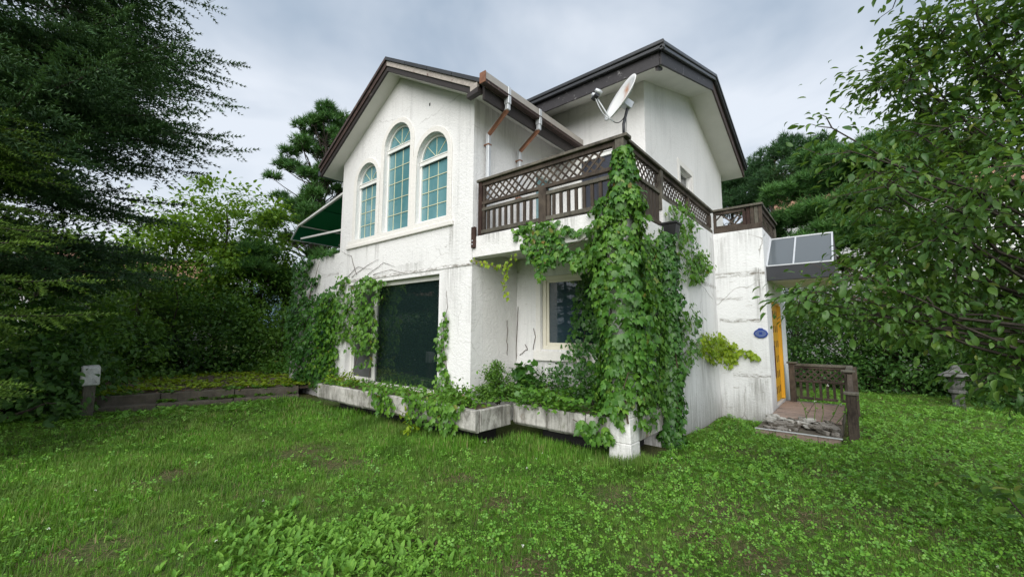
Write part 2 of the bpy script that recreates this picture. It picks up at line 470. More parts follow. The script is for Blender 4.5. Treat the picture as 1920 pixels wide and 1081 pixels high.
M['concrete_dark'] = m_concrete('mossy_kerb_concrete', (0.07, 0.058, 0.045), (0.17, 0.15, 0.12), 0.6)
M['tile'] = m_peel('porch_tile', (0.27, 0.20, 0.165), (0.11, 0.09, 0.07), 0.53, 0.8)
M['stone_flag'] = m_peel('rough_stone', (0.24, 0.22, 0.195), (0.06, 0.05, 0.036), 0.47, 0.9)
M['brown_tile'] = m_plain('skirting_tile', (0.30, 0.17, 0.12), 0.6, 0.2, 6)
M['plaque'] = m_plain('plaque_blue', (0.012, 0.045, 0.26), 0.35, 0.15, 10, 0.02)
M['plaque_lite'] = m_plain('plaque_blue_grey', (0.10, 0.14, 0.30), 0.4, 0.15, 10, 0.02)
M['black'] = m_plain('black_plastic', (0.018, 0.018, 0.020), 0.4, 0.2, 4, 0.03)
M['shade_dark'] = m_plain('shade_black', (0.02, 0.02, 0.02), 0.9)  # painted shade for the vent hole and the gap under the planters
M['stone'] = m_plain('lantern_granite', (0.12, 0.12, 0.112), 0.9, 0.3, 9, 0.5)
M['bark'] = m_plain('bark', (0.045, 0.036, 0.028), 0.9, 0.4, 12, 0.8)
M['bark_red'] = m_plain('bark_red_pine', (0.13, 0.085, 0.065), 0.9, 0.4, 9, 0.8)
M['vine'] = m_plain('vine_stem', (0.085, 0.060, 0.040), 0.9, 0.3, 20, 0.4)
M['vine_pale'] = m_plain('vine_stem_pale', (0.22, 0.15, 0.07), 0.9, 0.3, 20, 0.4)
M['clay'] = m_plain('clay_roof', (0.30, 0.165, 0.105), 0.8, 0.2, 5, 0.3)
M['white_wall'] = m_plain('far_white_wall', (0.76, 0.76, 0.75), 0.8, 0.06, 1.5, 0.1)
M['soil'] = m_plain('garden_soil', (0.10, 0.070, 0.050), 0.95, 0.5, 12, 0.9)
M['leaf_litter'] = m_leaf('leaf_litter', (0.09, 0.055, 0.035), (0.16, 0.10, 0.07), (0.24, 0.17, 0.12), 0.1, 0.8, 0.1)
M['white_paint'] = m_peel('flaking_white', (0.62, 0.61, 0.60), (0.08, 0.07, 0.06), 0.54)
# foliage
M['ivy'] = m_leaf('ivy_leaf', (0.022, 0.070, 0.016), (0.048, 0.125, 0.024), (0.110, 0.200, 0.034), 0.30, 0.42, 0.45, (0.24, 0.15, 0.05), 0.025)
M['ivy_bright'] = m_leaf('ivy_leaf_bright', (0.034, 0.095, 0.017), (0.060, 0.145, 0.022), (0.110, 0.200, 0.030), 0.35, 0.42, 0.4, (0.30, 0.20, 0.05), 0.03)
M['ivy_yellow'] = m_leaf('ivy_leaf_yellow', (0.085, 0.150, 0.012), (0.150, 0.215, 0.016), (0.230, 0.280, 0.022), 0.35, 0.45, 0.3)
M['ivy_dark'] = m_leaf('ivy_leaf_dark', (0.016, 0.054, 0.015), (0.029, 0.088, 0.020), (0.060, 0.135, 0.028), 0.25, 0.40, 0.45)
M['fir'] = m_leaf('fir_needle', (0.019, 0.044, 0.030), (0.036, 0.075, 0.046), (0.075, 0.130, 0.064), 0.12, 0.5, 0.3)
M['fir_young'] = m_leaf('fir_needle_light', (0.035, 0.070, 0.020), (0.070, 0.122, 0.028), (0.135, 0.195, 0.042), 0.18, 0.5, 0.3)
M['pine'] = m_leaf('pine_needle', (0.023, 0.064, 0.026), (0.040, 0.104, 0.035), (0.082, 0.160, 0.048), 0.15, 0.5, 0.3)
M['pine_dark'] = m_leaf('pine_needle_dark', (0.014, 0.040, 0.022), (0.024, 0.062, 0.030), (0.045, 0.095, 0.040), 0.15, 0.5, 0.3)
M['leaf_tree'] = m_leaf('tree_leaf', (0.016, 0.050, 0.022), (0.042, 0.098, 0.030), (0.105, 0.170, 0.040), 0.38, 0.42, 0.45, (0.23, 0.24, 0.05), 0.05)
M['leaf_loose'] = m_leaf('tree_leaf_light', (0.050, 0.105, 0.018), (0.095, 0.175, 0.026), (0.165, 0.255, 0.036), 0.35, 0.45, 0.35)
M['leaf_thicket'] = m_leaf('thicket_leaf', (0.034, 0.084, 0.022), (0.062, 0.135, 0.030), (0.115, 0.195, 0.040), 0.35, 0.45, 0.35)
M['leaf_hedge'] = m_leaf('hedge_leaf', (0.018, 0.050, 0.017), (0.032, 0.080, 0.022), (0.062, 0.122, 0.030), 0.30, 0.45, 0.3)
def m_grass():
    t = NT('grass_blade')
    g = t.n('ShaderNodeNewGeometry')
    pos = g.outputs['Position']
    r1 = g.outputs['Random Per Island']
    r2 = t.n('ShaderNodeObjectInfo').outputs['Random']
    r = t.math('FRACT', t.math('ADD', r1, t.math('MULTIPLY', r2, 3.7)))
    col = t.ramp(r, (0.0, (0.064, 0.180, 0.016)), (0.45, (0.110, 0.288, 0.026)), (0.90, (0.190, 0.385, 0.044)), (0.93, (0.30, 0.25, 0.12)), (1.0, (0.36, 0.29, 0.15)))
    col = t.mix(t.ramp(t.noise(0.75, pos, 5, 0.65), (0.46, 0.0), (0.64, 0.75)), col, (0.175, 0.250, 0.062))
    col = t.mix(t.ramp(t.noise(1.5, t.n('ShaderNodeMapping', {'Vector': pos, 'Location': (4, 9, 0)}).outputs[0], 4, 0.6), (0.47, 0.0), (0.62, 0.7)), col, (0.055, 0.125, 0.018))
    b = t.bsdf(col, 0.55, None, **{'Specular IOR Level': 0.25})
    tr = t.n('ShaderNodeBsdfTranslucent', {'Color': t.mix(0.5, col, (0.26, 0.42, 0.03))})
    return t.done(t.n('ShaderNodeMixShader', {0: 0.3, 1: b.outputs[0], 2: tr.outputs[0]}))
M['grass'] = m_grass()
M['clover'] = m_leaf('clover_leaf', (0.046, 0.125, 0.024), (0.084, 0.195, 0.032), (0.155, 0.280, 0.052), 0.28, 0.45, 0.35)
M['plantain'] = m_leaf('plantain_leaf', (0.055, 0.130, 0.028), (0.092, 0.190, 0.036), (0.150, 0.260, 0.055), 0.30, 0.55, 0.22)
M['flower'] = m_leaf('white_flower', (0.6, 0.6, 0.55), (0.7, 0.7, 0.65), (0.8, 0.8, 0.75), 0.2, 0.6, 0.2)
# ------------------------------------------------------------------ ground
def gz(x, y):
    x, y = np.asarray(x, float), np.asarray(y, float)
    s = -0.022 * np.clip(y - 5.0, 0, 5.5)
    b = 0.018 * np.sin(x * 1.9 + 0.7 * y) + 0.014 * np.sin(y * 2.6 - x * 0.8 + 1.0) + 0.010 * np.sin(4.1 * x + 3.3 * y)
    near = np.clip(1 - np.hypot(x + 2, y - 6) / 60.0, 0, 1)
    far = np.clip((np.hypot(x, y) - 45) / 160, 0, 1)
    return s + b * near - 4.0 * far ** 2
def m_ground():
    t = NT('lawn_soil')
    c = t.coord()
    col = t.ramp(t.noise(38.0, c, 6, 0.75), (0.32, (0.035, 0.034, 0.016)), (0.5, (0.085, 0.088, 0.034)), (0.68, (0.20, 0.155, 0.090)))
    gr = t.ramp(t.noise(0.9, c, 5, 0.65), (0.38, 0.10), (0.60, 0.85))
    col = t.mix(t.math('MULTIPLY', gr, 0.75), col, t.ramp(t.noise(55.0, c, 4, 0.7), (0.35, (0.025, 0.060, 0.012)), (0.65, (0.085, 0.165, 0.030))))
    return t.done(t.bsdf(col, 0.95, t.bump(t.noise(40, c, 5, 0.7), 0.8, 0.03), **{'Specular IOR Level': 0.15}))
M['ground'] = m_ground()
g1 = np.concatenate([np.linspace(-420, -24, 34), np.linspace(-22, 12, 120), np.linspace(14, 420, 34)])
g2 = np.concatenate([np.linspace(-420, -16, 34), np.linspace(-14, 24, 130), np.linspace(26, 420, 34)])
GX, GY = np.meshgrid(g1, g2)
GV = np.stack([GX, GY, gz(GX, GY)], -1).reshape(-1, 3)
nx, ny = len(g1), len(g2)
ii = (np.arange(ny - 1)[:, None] * nx + np.arange(nx - 1)[None, :]).ravel()
ground = link('ground', raw_mesh('ground', GV, np.stack([ii, ii + 1, ii + nx + 1, ii + nx], -1), 4), None, M['ground'], smooth=True)
tag(ground, 'grassy garden ground around the white house', kind='structure')
# far hill line
M['hill'] = m_plain('hazed_forest_hill', (0.060, 0.105, 0.120), 0.95, 0.2, 0.02, 0.0)  # distance haze is mixed into this blue-green forest colour
hv, hf = [], []
hn = 60
for i in range(hn + 1):
    a = R(30 + 90 * i / hn)                      # counter-clockwise from +Y
    rr = 700
    h = 62 + 22 * math.sin(i * 0.35) + 12 * math.sin(i * 0.9 + 1) + 4 * math.sin(i * 2.3)
    for r_, z_ in ((rr - 200, -8), (rr - 60, h * 0.6), (rr, h), (rr + 250, -8)):
        hv.append((-math.sin(a) * r_, math.cos(a) * r_, z_))
for i in range(hn):
    for k in range(3):
        hf.append((i * 4 + k, i * 4 + k + 1, i * 4 + 5 + k, i * 4 + 4 + k))
_m = bpy.data.meshes.new('hills'); _m.from_pydata(hv, [], hf)
tag(link('hills', _m, None, M['hill'], smooth=True), 'far wooded hills beyond the trees', kind='structure')

# ------------------------------------------------------------------ house
XL, XA, YF, XP = -9.52, -4.96, 4.882, -7.22
XC, YR, XE, YD, YD3 = -2.19, 6.10, -1.30, 9.276, 11.9
XG, YG, YH = -2.915, 7.525, 13.576
ZE, ZPK, ZR, ZP, ZDECK = 5.80, 7.11, 4.20, 3.68, 3.22
house = thing('house', (-5.5, 8.0, 0), 'white stucco two storey house with arched windows, balcony and ivy', 'house')

wins = [(-8.84, -8.00, 3.69, 5.03), (-7.73, -6.80, 3.69, 5.56), (-6.56, -5.63, 3.72, 4.98)]
holes = [rect(-9.04, -5.80, 0.46, 2.66)] + [arch(*w) for w in wins]
plate('front_wall', [(XL, -0.3), (XA, -0.3), (XA, ZE), (XP, ZPK), (XL, ZE)], holes, 'y', YF, YF + 0.28, M['stucco'], house)
# side walls of the front block (right one has the tinted balcony door)
plate('balcony_side_wall', rect(YF + 0.282, YG, -0.3, ZE - 0.02), [rect(6.70, 7.35, ZDECK + 0.03, 4.98)], 'x', XA, XA - 0.2, M['stucco_clean'], house)
plate('left_side_wall', rect(YF + 0.282, 12.0, -0.3, ZE - 0.02), [], 'x', XL, XL + 0.2, M['stucco_clean'], house)
# back block
plate('back_block_front_wall', rect(-7.4, XG - 0.202, 3.0, 6.58), [rect(-4.44, -3.58, ZDECK + 0.03, 5.35)], 'y', YG, YG + 0.2, M['stucco_clean'], house)
plate('back_block_gable_wall', [(YG, 2.9), (YH, 2.9), (YH, 6.60), (10.53, 7.66), (YG, 6.58)], [rect(9.56, 10.45, 4.75, 5.47)], 'x', XG, XG - 0.2, M['stucco_clean'], house)
plate('back_wall', rect(-7.4, XG - 0.202, -0.3, 6.58), [], 'y', YH, YH - 0.2, M['stucco_clean'], house)
# ground floor under the balcony
plate('recess_wall', rect(XA + 0.002, XC - 0.202, -0.3, 2.98), [rect(-4.38, -3.12, 1.30, 2.62)], 'y', YR, YR + 0.2, M['stucco'], house)
plate('right_wall', [(YR, -0.4), (YD, -0.4), (YD, ZP), (6.28, ZP), (6.28, ZDECK), (YR, ZDECK)], [], 'x', XC, XC - 0.2, M['stucco_side'], house)
# vestibule box with the front door
plate('vestibule_front_wall', rect(XC - 0.15, XE, -0.45, ZP + 0.003), [], 'y', YD + 0.002, YD + 0.2, M['stucco_porch'], house)
plate('vestibule_side_wall', rect(YD + 0.202, YD3, -0.45, ZP), [rect(9.86, 11.12, 0.17, 2.27)], 'x', XE, XE - 0.2, M['stucco_porch'], house)
MB().box(XC - 0.1, XE - 0.202, YD + 0.21, YD3, 3.1, 3.25).build('vestibule_roof', M['soffit'], house)
# balcony slab with edge beams
slab = MB().box(XA + 0.002, XC - 0.20, YF + 0.2, YG - 0.002, 2.99, ZDECK - 0.002).build('balcony_slab', M['soffit'], house)
MB().box(XA + 0.002, XC, YF + 0.004, YF + 0.2, 2.86, ZDECK).build('slab_edge', M['stucco_clean'], slab, 0.006)
MB().box(XC - 0.2, XC - 0.002, YF + 0.201, YR - 0.002, 2.86, ZDECK).build('slab_edge', M['stucco_clean'], slab, 0.006)
MB().box(XG - 0.02, XC - 0.202, YG, YH, 3.0, ZDECK).build('balcony_deck', M['soffit'], house)
# column, slightly flared at the foot
cb = MB()
c0 = (XC - 0.137, YF + 0.137)
for z0, z1, a0, a1 in ((-0.3, 0.25, 0.155, 0.142), (0.25, 0.55, 0.142, 0.130), (0.55, 2.86, 0.130, 0.130)):
    cb.add([(c0[0] + sx * a, c0[1] + sy * a, z) for z, a in ((z0, a0), (z1, a1)) for sx, sy in ((-1, -1), (1, -1), (1, 1), (-1, 1))],
           [(0, 1, 5, 4), (1, 2, 6, 5), (2, 3, 7, 6), (3, 0, 4, 7), (0, 3, 2, 1), (4, 5, 6, 7)])
cb.build('column', M['stucco'], house, 0.012)
# left terrace wall
plate('terrace_wall', [(-12.1, -0.3), (XL - 0.002, -0.3), (XL - 0.002, 3.52), (-11.4, 3.50), (-12.1, 3.36)], [rect(-10.9, -10.0, 1.0, 2.1)], 'y', YF + 0.05, YF + 0.25, M['stucco'], house)
MB().box(-12.1, -11.9, YF + 0.252, 10.0, -0.3, 3.3).build('terrace_side_wall', M['stucco'], house)
MB().box(-11.898, XL - 0.01, YF + 0.252, 10.0, 2.5, 2.7).build('terrace_deck', M['soffit'], house)
tw = MB().box(-10.9, -10.0, YF + 0.13, YF + 0.15, 1.0, 2.1).build('terrace_window', M['glass_teal'], house)
fr = MB()
for a in ((-10.9, -10.85, 1.0, 2.1), (-10.05, -10.0, 1.0, 2.1), (-10.85, -10.05, 1.0, 1.05), (-10.85, -10.05, 2.05, 2.1)):
    fr.box(a[0], a[1], YF + 0.09, YF + 0.128, a[2], a[3])
fr.build('frame', M['pvc'], tw)
# lintel groove line and skirting tiles at the piers
MB().box(-9.46, XA + 0.012, YF - 0.014, YF - 0.001, 2.74, 2.755).build('string_line', M['stucco'], house)
for x0, x1 in ((XL - 0.012, -9.04), (-5.80, XA + 0.012)):
    MB().box(x0, x1, YF - 0.014, YF - 0.001, 0.38, 0.56).build('skirting_tile', M['brown_tile'], house)
MB().box(-9.055, -9.041, YF + 0.0, YF + 0.13, 0.46, 0.56).build('skirting_tile', M['brown_tile'], house)

# ---- arched windows: raised surround, frame, two panes, muntins, transom
def arc_band(x0, x1, z0, zs, w, n=16):
    r = (x1 - x0) / 2; c = (x0 + x1) / 2
    inner = [(x0, z0)] + [(c - r * math.cos(math.pi * k / n), zs + r * math.sin(math.pi * k / n)) for k in range(n + 1)] + [(x1, z0)]
    R2 = r + w
    outer = [(x0 - w, z0)] + [(c - R2 * math.cos(math.pi * k / n), zs + R2 * math.sin(math.pi * k / n)) for k in range(n + 1)] + [(x1 + w, z0)]
    return inner, outer
def band(mb, inner, outer, y0, y1):
    n = len(inner)
    vs = [(p[0], y, p[1]) for y in (y0, y1) for lp in (inner, outer) for p in lp]
    fs = []
    for i in range(n - 1):
        a, b, c_, d = i, i + 1, n + i + 1, n + i
        fs += [(a, b, c_, d), (2 * n + a, 2 * n + d, 2 * n + c_, 2 * n + b), (a, 2 * n + a, 2 * n + b, b), (d, c_, 2 * n + c_, 2 * n + d)]
    for i in (0, n - 1):
        fs.append((i, n + i, 3 * n + i, 2 * n + i))
    mb.add(vs, fs)
for k, (x0, x1, z0, zs) in enumerate(wins):
    yw = YF + 0.10
    inn, out = arc_band(x0, x1, z0, zs, 0.035)
    # raised plaster surround on the wall face
    s = MB(); i2, o2 = arc_band(x0 - 0.004, x1 + 0.004, 3.60, zs, 0.115)
    band(s, i2, o2, YF - 0.022 - 0.003 * k, YF - 0.001)
    s.build('window_surround', M['trim'], house, 0.006)
    n = 16; r = (x1 - x0) / 2; c = (x0 + x1) / 2
    wob = MB()
    i3, o3 = arc_band(x0 + 0.045, x1 - 0.045, z0 + 0.045, zs, 0.043)
    band(wob, i3, o3, yw - 0.02, yw + 0.04)
    wob.box(x0 + 0.002, x1 - 0.002, yw - 0.019, yw + 0.039, z0 + 0.002, z0 + 0.045)
    win = wob.build('arched_window', M['pvc'], house)
    zt = zs - 0.03
    t_ = MB().box(x0 + 0.01, x1 - 0.01, yw - 0.045, yw - 0.021, zt - 0.05, zt + 0.05)
    t_.box(x0 + 0.012, x1 - 0.012, yw - 0.055, yw - 0.045, zt + 0.025, zt + 0.04)
    t_.build('transom', M['pvc'], win)
    pn = MB(); pn.prism(rect(x0 + 0.045, x1 - 0.045, z0 + 0.045, zt - 0.05), 'y', yw + 0.012, yw + 0.02)
    pn.build('pane', M['glass_teal'], win)
    fan = [(x0 + 0.045, zt + 0.05), (x1 - 0.045, zt + 0.05)] + [(c + (r - 0.045) * math.cos(math.pi * q / n), zs + (r - 0.045) * math.sin(math.pi * q / n)) for q in range(1, n)]
    MB().prism(fan, 'y', yw + 0.012, yw + 0.02).build('fan_pane', M['glass_teal'], win)
    yb0, yb1 = yw + 0.002, yw + 0.011
    cols = 3
    rows = 5 if k == 1 else 4
    zb, zt2 = z0 + 0.045, zt - 0.05
    for q in range(1, cols + 1):
        xx = x0 + 0.045 + (x1 - x0 - 0.09) * (q - 0.28) / (cols - 0.0)
        if xx < x1 - 0.05:
            MB().box(xx - 0.006, xx + 0.006, yb0, yb1, zb, zt2).build('muntin', M['muntin'], win)
    for q in range(1, rows):
        zz = zb + (zt2 - zb) * q / rows
        MB().box(x0 + 0.045, x1 - 0.045, yb0 - 0.004, yb0 - 0.0005, zz - 0.006, zz + 0.006).build('muntin', M['muntin'], win)
    for ang in (45, 90, 135):
        d = np.array([math.cos(R(ang)), 0, math.sin(R(ang))])
        a = np.array([c, yw + 0.006, zt + 0.05]); L = r - 0.05 if ang != 90 else r - 0.07
        MB().beam(a, a + d * L, 0.008, 0.012, (0, 1, 0)).build('muntin', M['muntin'], win)
vh = on('y', YF, 806, 196)
MB().box(vh[0] - 0.018, vh[0] + 0.018, YF - 0.004, YF - 0.001, vh[2] - 0.03, vh[2] + 0.03).build('vent_hole', M['shade_dark'], house)  # dark plate on the wall face; the shade inside the hole is its colour
# joined sill under the three windows
sill = MB().box(-9.16, -5.44, YF - 0.05, YF - 0.001, 3.515, 3.60).build('window_sill', M['trim'], house, 0.008)
MB().box(-9.12, -5.48, YF - 0.026, YF - 0.002, 3.602, 3.70).build('sill_apron', M['trim'], sill)

# ---- big sliding window
yw = YF + 0.15
bw = MB()
for a in ((-9.04, -8.98, 0.46, 2.66), (-5.87, -5.80, 0.46, 2.66), (-8.98, -5.87, 0.46, 0.53), (-8.98, -5.87, 2.57, 2.66)):
    bw.box(a[0], a[1], yw - 0.03, yw + 0.07, a[2], a[3])
bigw = bw.build('sliding_window', M['pvc'], house, 0.004)
MB().box(-8.115, -8.045, yw - 0.02, yw + 0.05, 0.53, 2.57).build('window_stile', M['pvc'], bigw, 0.004)
MB().box(-8.045, -5.87, yw + 0.015, yw + 0.025, 0.53, 2.57).build('pane', M['glass_dark'], bigw)
MB().box(-8.98, -8.115, yw + 0.04, yw + 0.05, 0.53, 2.57).build('pane', M['glass_dark'], bigw)
sc = MB()
for a in ((-8.97, -8.92, 0.535, 2.56), (-8.17, -8.118, 0.535, 2.56), (-8.92, -8.17, 0.535, 0.60), (-8.92, -8.17, 2.50, 2.56)):
    sc.box(a[0], a[1], yw + 0.0, yw + 0.02, a[2], a[3])
scr = sc.build('screen_frame', M['pvc'], bigw)
MB().box(-8.92, -8.17, yw + 0.008, yw + 0.012, 0.60, 2.50).build('insect_screen', M['screen'], scr)
MB().box(-9.0, -5.84, YF + 0.005, yw - 0.031, 0.40, 0.462).build('window_ledge', M['brown_tile'], bigw)
# ---- recess window
yw = YR + 0.08
rw = MB()
for a in ((-4.38, -4.31, 1.30, 2.62), (-3.19, -3.12, 1.30, 2.62), (-4.31, -3.19, 1.30, 1.37), (-4.31, -3.19, 2.55, 2.62)):
    rw.box(a[0], a[1], yw - 0.04, yw + 0.06, a[2], a[3])
recw = rw.build('recess_window', M['cream'], house, 0.004)
s2 = MB()
for a in ((-4.31, -4.26, 1.37, 2.55), (-3.24, -3.19, 1.37, 2.55), (-4.26, -3.24, 1.37, 1.42), (-4.26, -3.24, 2.50, 2.55)):
    s2.box(a[0], a[1], yw - 0.015, yw + 0.03, a[2], a[3])
s2.build('sash', M['cream'], recw, 0.003)
MB().box(-4.26, -3.24, yw + 0.006, yw + 0.014, 1.42, 2.50).build('pane', M['glass_blue'], recw)
MB().box(-4.52, -2.98, YR - 0.07, YR - 0.001, 1.10, 1.27).build('window_sill', M['trim'], recw, 0.01)
MB().box(-4.50, -4.39, YR - 0.022, YR - 0.001, 1.27, 2.70).build('window_surround', M['trim'], recw, 0.006)
# ---- balcony doors
bd = MB().box(-4.44, -4.36, YG + 0.02, YG + 0.12, ZDECK + 0.03, 5.35).box(-4.36, -3.58, YG + 0.02, YG + 0.12, 5.27, 5.35).build('balcony_door', M['pvc'], house)
MB().box(-4.36, -3.58, YG + 0.06, YG + 0.08, ZDECK + 0.03, 5.27).build('door_leaf', M['slate'], bd)
MB().box(-4.0, -3.95, YG + 0.045, YG + 0.059, ZDECK + 0.03, 5.27).build('door_stile', M['charcoal'], bd)
sd = MB().box(XA - 0.12, XA - 0.10, 6.70, 7.35, ZDECK + 0.03, 4.98).build('side_door', M['glass_teal'], house)
MB().box(XA - 0.10, XA - 0.02, 6.70, 6.75, ZDECK + 0.03, 4.98).box(XA - 0.10, XA - 0.02, 6.75, 7.35, 4.93, 4.98).build('frame', M['pvc'], sd)
# ---- gable window of the back block
gw = MB().box(XG - 0.14, XG - 0.12, 9.56, 10.45, 4.75, 5.47).build('gable_window', M['glass_dark'], house)
gf = MB()
for a in ((9.56, 9.60, 4.75, 5.47), (10.41, 10.45, 4.75, 5.47), (9.60, 10.41, 4.75, 4.79), (9.60, 10.41, 5.43, 5.47)):
    gf.box(XG - 0.12, XG - 0.08, a[0], a[1], a[2], a[3])
gf.build('frame', M['pvc'], gw)
band_mb = MB()
for a in ((9.42, 9.555, 4.60, 5.62), (10.455, 10.59, 4.60, 5.62), (9.555, 10.455, 5.475, 5.62)):
    band_mb.box(XG + 0.001, XG + 0.02, a[0], a[1], a[2], a[3])
band_mb.build('window_surround', M['trim'], gw, 0.005)

# ---- front roof: two slopes, soffits, rake boards, fascia and gutter
SL = 0.585
def rz(x): return 7.31 - SL * abs(x - XP)
roof = MB()
roof.prism([(XP, rz(XP)), (-4.40, rz(-4.40)), (-4.40, rz(-4.40) - 0.05), (XP, rz(XP) - 0.05)], 'y', 4.50, YG - 0.004)
roof.prism([(XP, rz(XP)), (XP, rz(XP) - 0.05), (-10.02, rz(-10.02) - 0.05), (-10.02, rz(-10.02))], 'y', 4.50, 12.2)
roof = roof.build('front_roof', M['shingle'], house)
for xe, y1 in ((-4.45, YG - 0.004), (-9.98, 12.2)):
    MB().prism([(XP, rz(XP) - 0.22), (xe, rz(xe) - 0.22), (xe, rz(xe) - 0.25), (XP, rz(XP) - 0.25)], 'y', 4.575, y1).build('soffit', M['soffit'], roof)
def rake(xa, xb, o0, o1, y0, y1, mat, nm):
    MB().prism([(xa, rz(xa) - o0), (xb, rz(xb) - o0), (xb, rz(xb) - o1), (xa, rz(xa) - o1)], 'y', y0, y1).build(nm, mat, roof, 0.003)
rake(XP + 0.001, -4.52, 0.052, 0.165, 4.51, 4.55, M['fascia_pale'], 'rake_board')
rake(XP + 0.001, -4.62, 0.166, 0.275, 4.535, 4.574, M['fascia_dark'], 'rake_board')
rake(-10.0, XP - 0.001, 0.052, 0.165, 4.51, 4.55, M['fascia_brown'], 'rake_board')
rake(-10.0, XP - 0.001, 0.166, 0.275, 4.535, 4.574, M['fascia_dark'], 'rake_board')
# weathered drip edge along the rakes, in short lengths
for xa, xb, mt in ((XP, -4.42, 'gutter_black'), (XP, -10.03, 'fascia_brown')):
    nn = 4
    for q in range(nn):
        a, b = xa + (xb - xa) * q / nn, xa + (xb - xa) * (q + 0.985) / nn
        MB().prism([(a, rz(a) + 0.022), (b, rz(b) + 0.022), (b, rz(b) - 0.05), (a, rz(a) - 0.05)], 'y', 4.475, 4.499).build('drip_edge', M[mt], roof)
# eave fascia (right), boxed end, gutter with copper lip and end cap
MB().box(-4.45, -4.405, 4.56, YG - 0.004, 5.37, rz(-4.42) - 0.055).build('eave_fascia', M['fascia_dark'], roof)
MB().prism([(-4.72, 5.52), (-4.46, 5.56), (-4.46, 5.47), (-4.72, 5.45)], 'y', 4.46, 4.56).build('boxed_end', M['fascia_dark'], roof)
MB().box(-4.66, -4.50, 4.48, 4.53, 5.53, 5.66).build('boxed_end', M['fascia_pale'], roof)
gt = MB().box(-4.40, -4.39, 4.45, YG - 0.01, 5.57, 5.70).box(-4.289, -4.28, 4.45, YG - 0.01, 5.60, 5.74).build('gutter', M['gutter_tan'], roof)
MB().box(-4.39, -4.279, 4.45, YG - 0.01, 5.565, 5.60).box(-4.279, -4.272, 4.45, YG - 0.01, 5.5995, 5.618).build('gutter_bottom', M['fascia_brown'], gt)
MB().box(-4.40, -4.27, 4.435, 4.449, 5.565, 5.745).build('gutter_end_cap', M['copper'], gt)
# left eave gutter stub and bracket seen past the corner
MB().box(-10.10, -9.99, 4.52, 12.2, 5.45, 5.57).build('left_gutter', M['gutter_black'], roof)
MB().tube([(-9.95, 5.1, 5.42), (-9.95, 5.1, 5.28), (-9.58, 5.1, 5.28)], 0.035, 6).build('gutter_elbow', M['galv'], roof)
# downpipes: drop, copper elbow swept back to the wall, long drop to the deck
for y0 in (5.05, 5.95):
    dp = MB().box(-4.375, -4.275, y0 - 0.04, y0 + 0.04, 5.46, 5.755)
    dp = dp.box(-4.36, -4.29, y0 - 0.035, y0 + 0.035, 5.36, 5.46).build('downpipe', M['galv'], house, 0.006)
    a, b = (-4.325, y0, 5.37), (-4.875, y0 + 0.12, 5.14)
    MB().beam(a, b, 0.062, 0.062).build('elbow', M['copper'], dp, 0.008)
    MB().beam((-4.325, y0, 5.405), (-4.875, y0 + 0.12, 5.175), 0.050, 0.02).build('elbow_cover', M['galv'], dp)
    MB().box(-4.915, -4.845, y0 + 0.085, y0 + 0.155, ZDECK, 5.16).build('drop', M['galv'], dp, 0.008)
    for zz in (4.95, 4.2):
        MB().box(-4.955, -4.838, y0 + 0.078, y0 + 0.162, zz - 0.012, zz + 0.012).build('pipe_clip', M['copper'], dp)

# ---- back roof
def bz(y): return 7.94 - 0.344 * (10.53 - y) if y < 10.53 else 7.94 - 0.365 * (y - 10.53)
y_f, y_b, x_r = 6.84, 13.9, -2.32
broof = MB()
broof.prism([(y_f, bz(y_f)), (10.53, 7.94), (10.53, 7.88), (y_f, bz(y_f) - 0.06)], 'x', -7.6, x_r)
broof.prism([(10.53, 7.94), (y_b, bz(y_b)), (y_b, bz(y_b) - 0.06), (10.53, 7.88)], 'x', -7.6, x_r)
broof = broof.build('back_roof', M['shingle'], house)
sf = MB()
sf.prism([(y_f + 0.03, bz(y_f) - 0.31), (10.53, 7.94 - 0.32), (10.53, 7.94 - 0.35), (y_f + 0.03, bz(y_f) - 0.34)], 'x', -7.5, x_r - 0.05)
sf.build('soffit', M['soffit'], broof)
MB().prism([(10.53, 7.94 - 0.32), (y_b - 0.03, bz(y_b) - 0.32), (y_b - 0.03, bz(y_b) - 0.35), (10.53, 7.94 - 0.35)], 'x', -7.5, x_r - 0.05).build('soffit', M['soffit'], broof)
MB().box(-7.5, x_r - 0.045, y_f, y_f + 0.029, 6.28, 6.61).build('eave_fascia', M['fascia_violet'], broof, 0.004)
MB().prism([(y_f + 0.03, bz(y_f) - 0.07), (10.53, 7.86), (10.53, 7.56), (y_f + 0.03, bz(y_f) - 0.37)], 'x', x_r - 0.049, x_r - 0.01).build('rake_board', M['fascia_violet'], broof, 0.004)
MB().prism([(10.531, 7.86), (y_b, bz(y_b) - 0.07), (y_b, bz(y_b) - 0.35), (10.531, 7.56)], 'x', x_r - 0.049, x_r - 0.01).build('rake_board', M['fascia_brown'], broof, 0.004)
g = MB()
for dz, dy, w, h in ((0.0, 0.0, 0.10, 0.075), (-0.078, 0.02, 0.07, 0.07)):
    g.box(-7.6, x_r + 0.08, y_f - 0.10 + dy, y_f - 0.10 + dy + w - 0.004, 6.60 + dz, 6.60 + dz + h)
g.build('eave_gutter', M['gutter_black'], broof, 0.01)
for (ya, yb_) in ((y_f - 0.08, 10.53), (10.53, y_b + 0.04)):
    for dz, w in ((0.01, 0.085), (-0.07, 0.06)):
        MB().prism([(ya, bz(ya) + dz), (yb_, bz(yb_) + dz), (yb_, bz(yb_) + dz - 0.075), (ya, bz(ya) + dz - 0.075)], 'x', x_r + 0.001, x_r + w).build('rake_trim', M['gutter_black'], broof, 0.008)
MB().prism([(y_f + 0.03, 6.31), (y_f + 0.30, 6.40), (y_f + 0.26, 6.33), (y_f + 0.03, 6.22)], 'x', x_r - 0.12, x_r - 0.08).build('corner_bracket', M['fascia_dark'], broof)

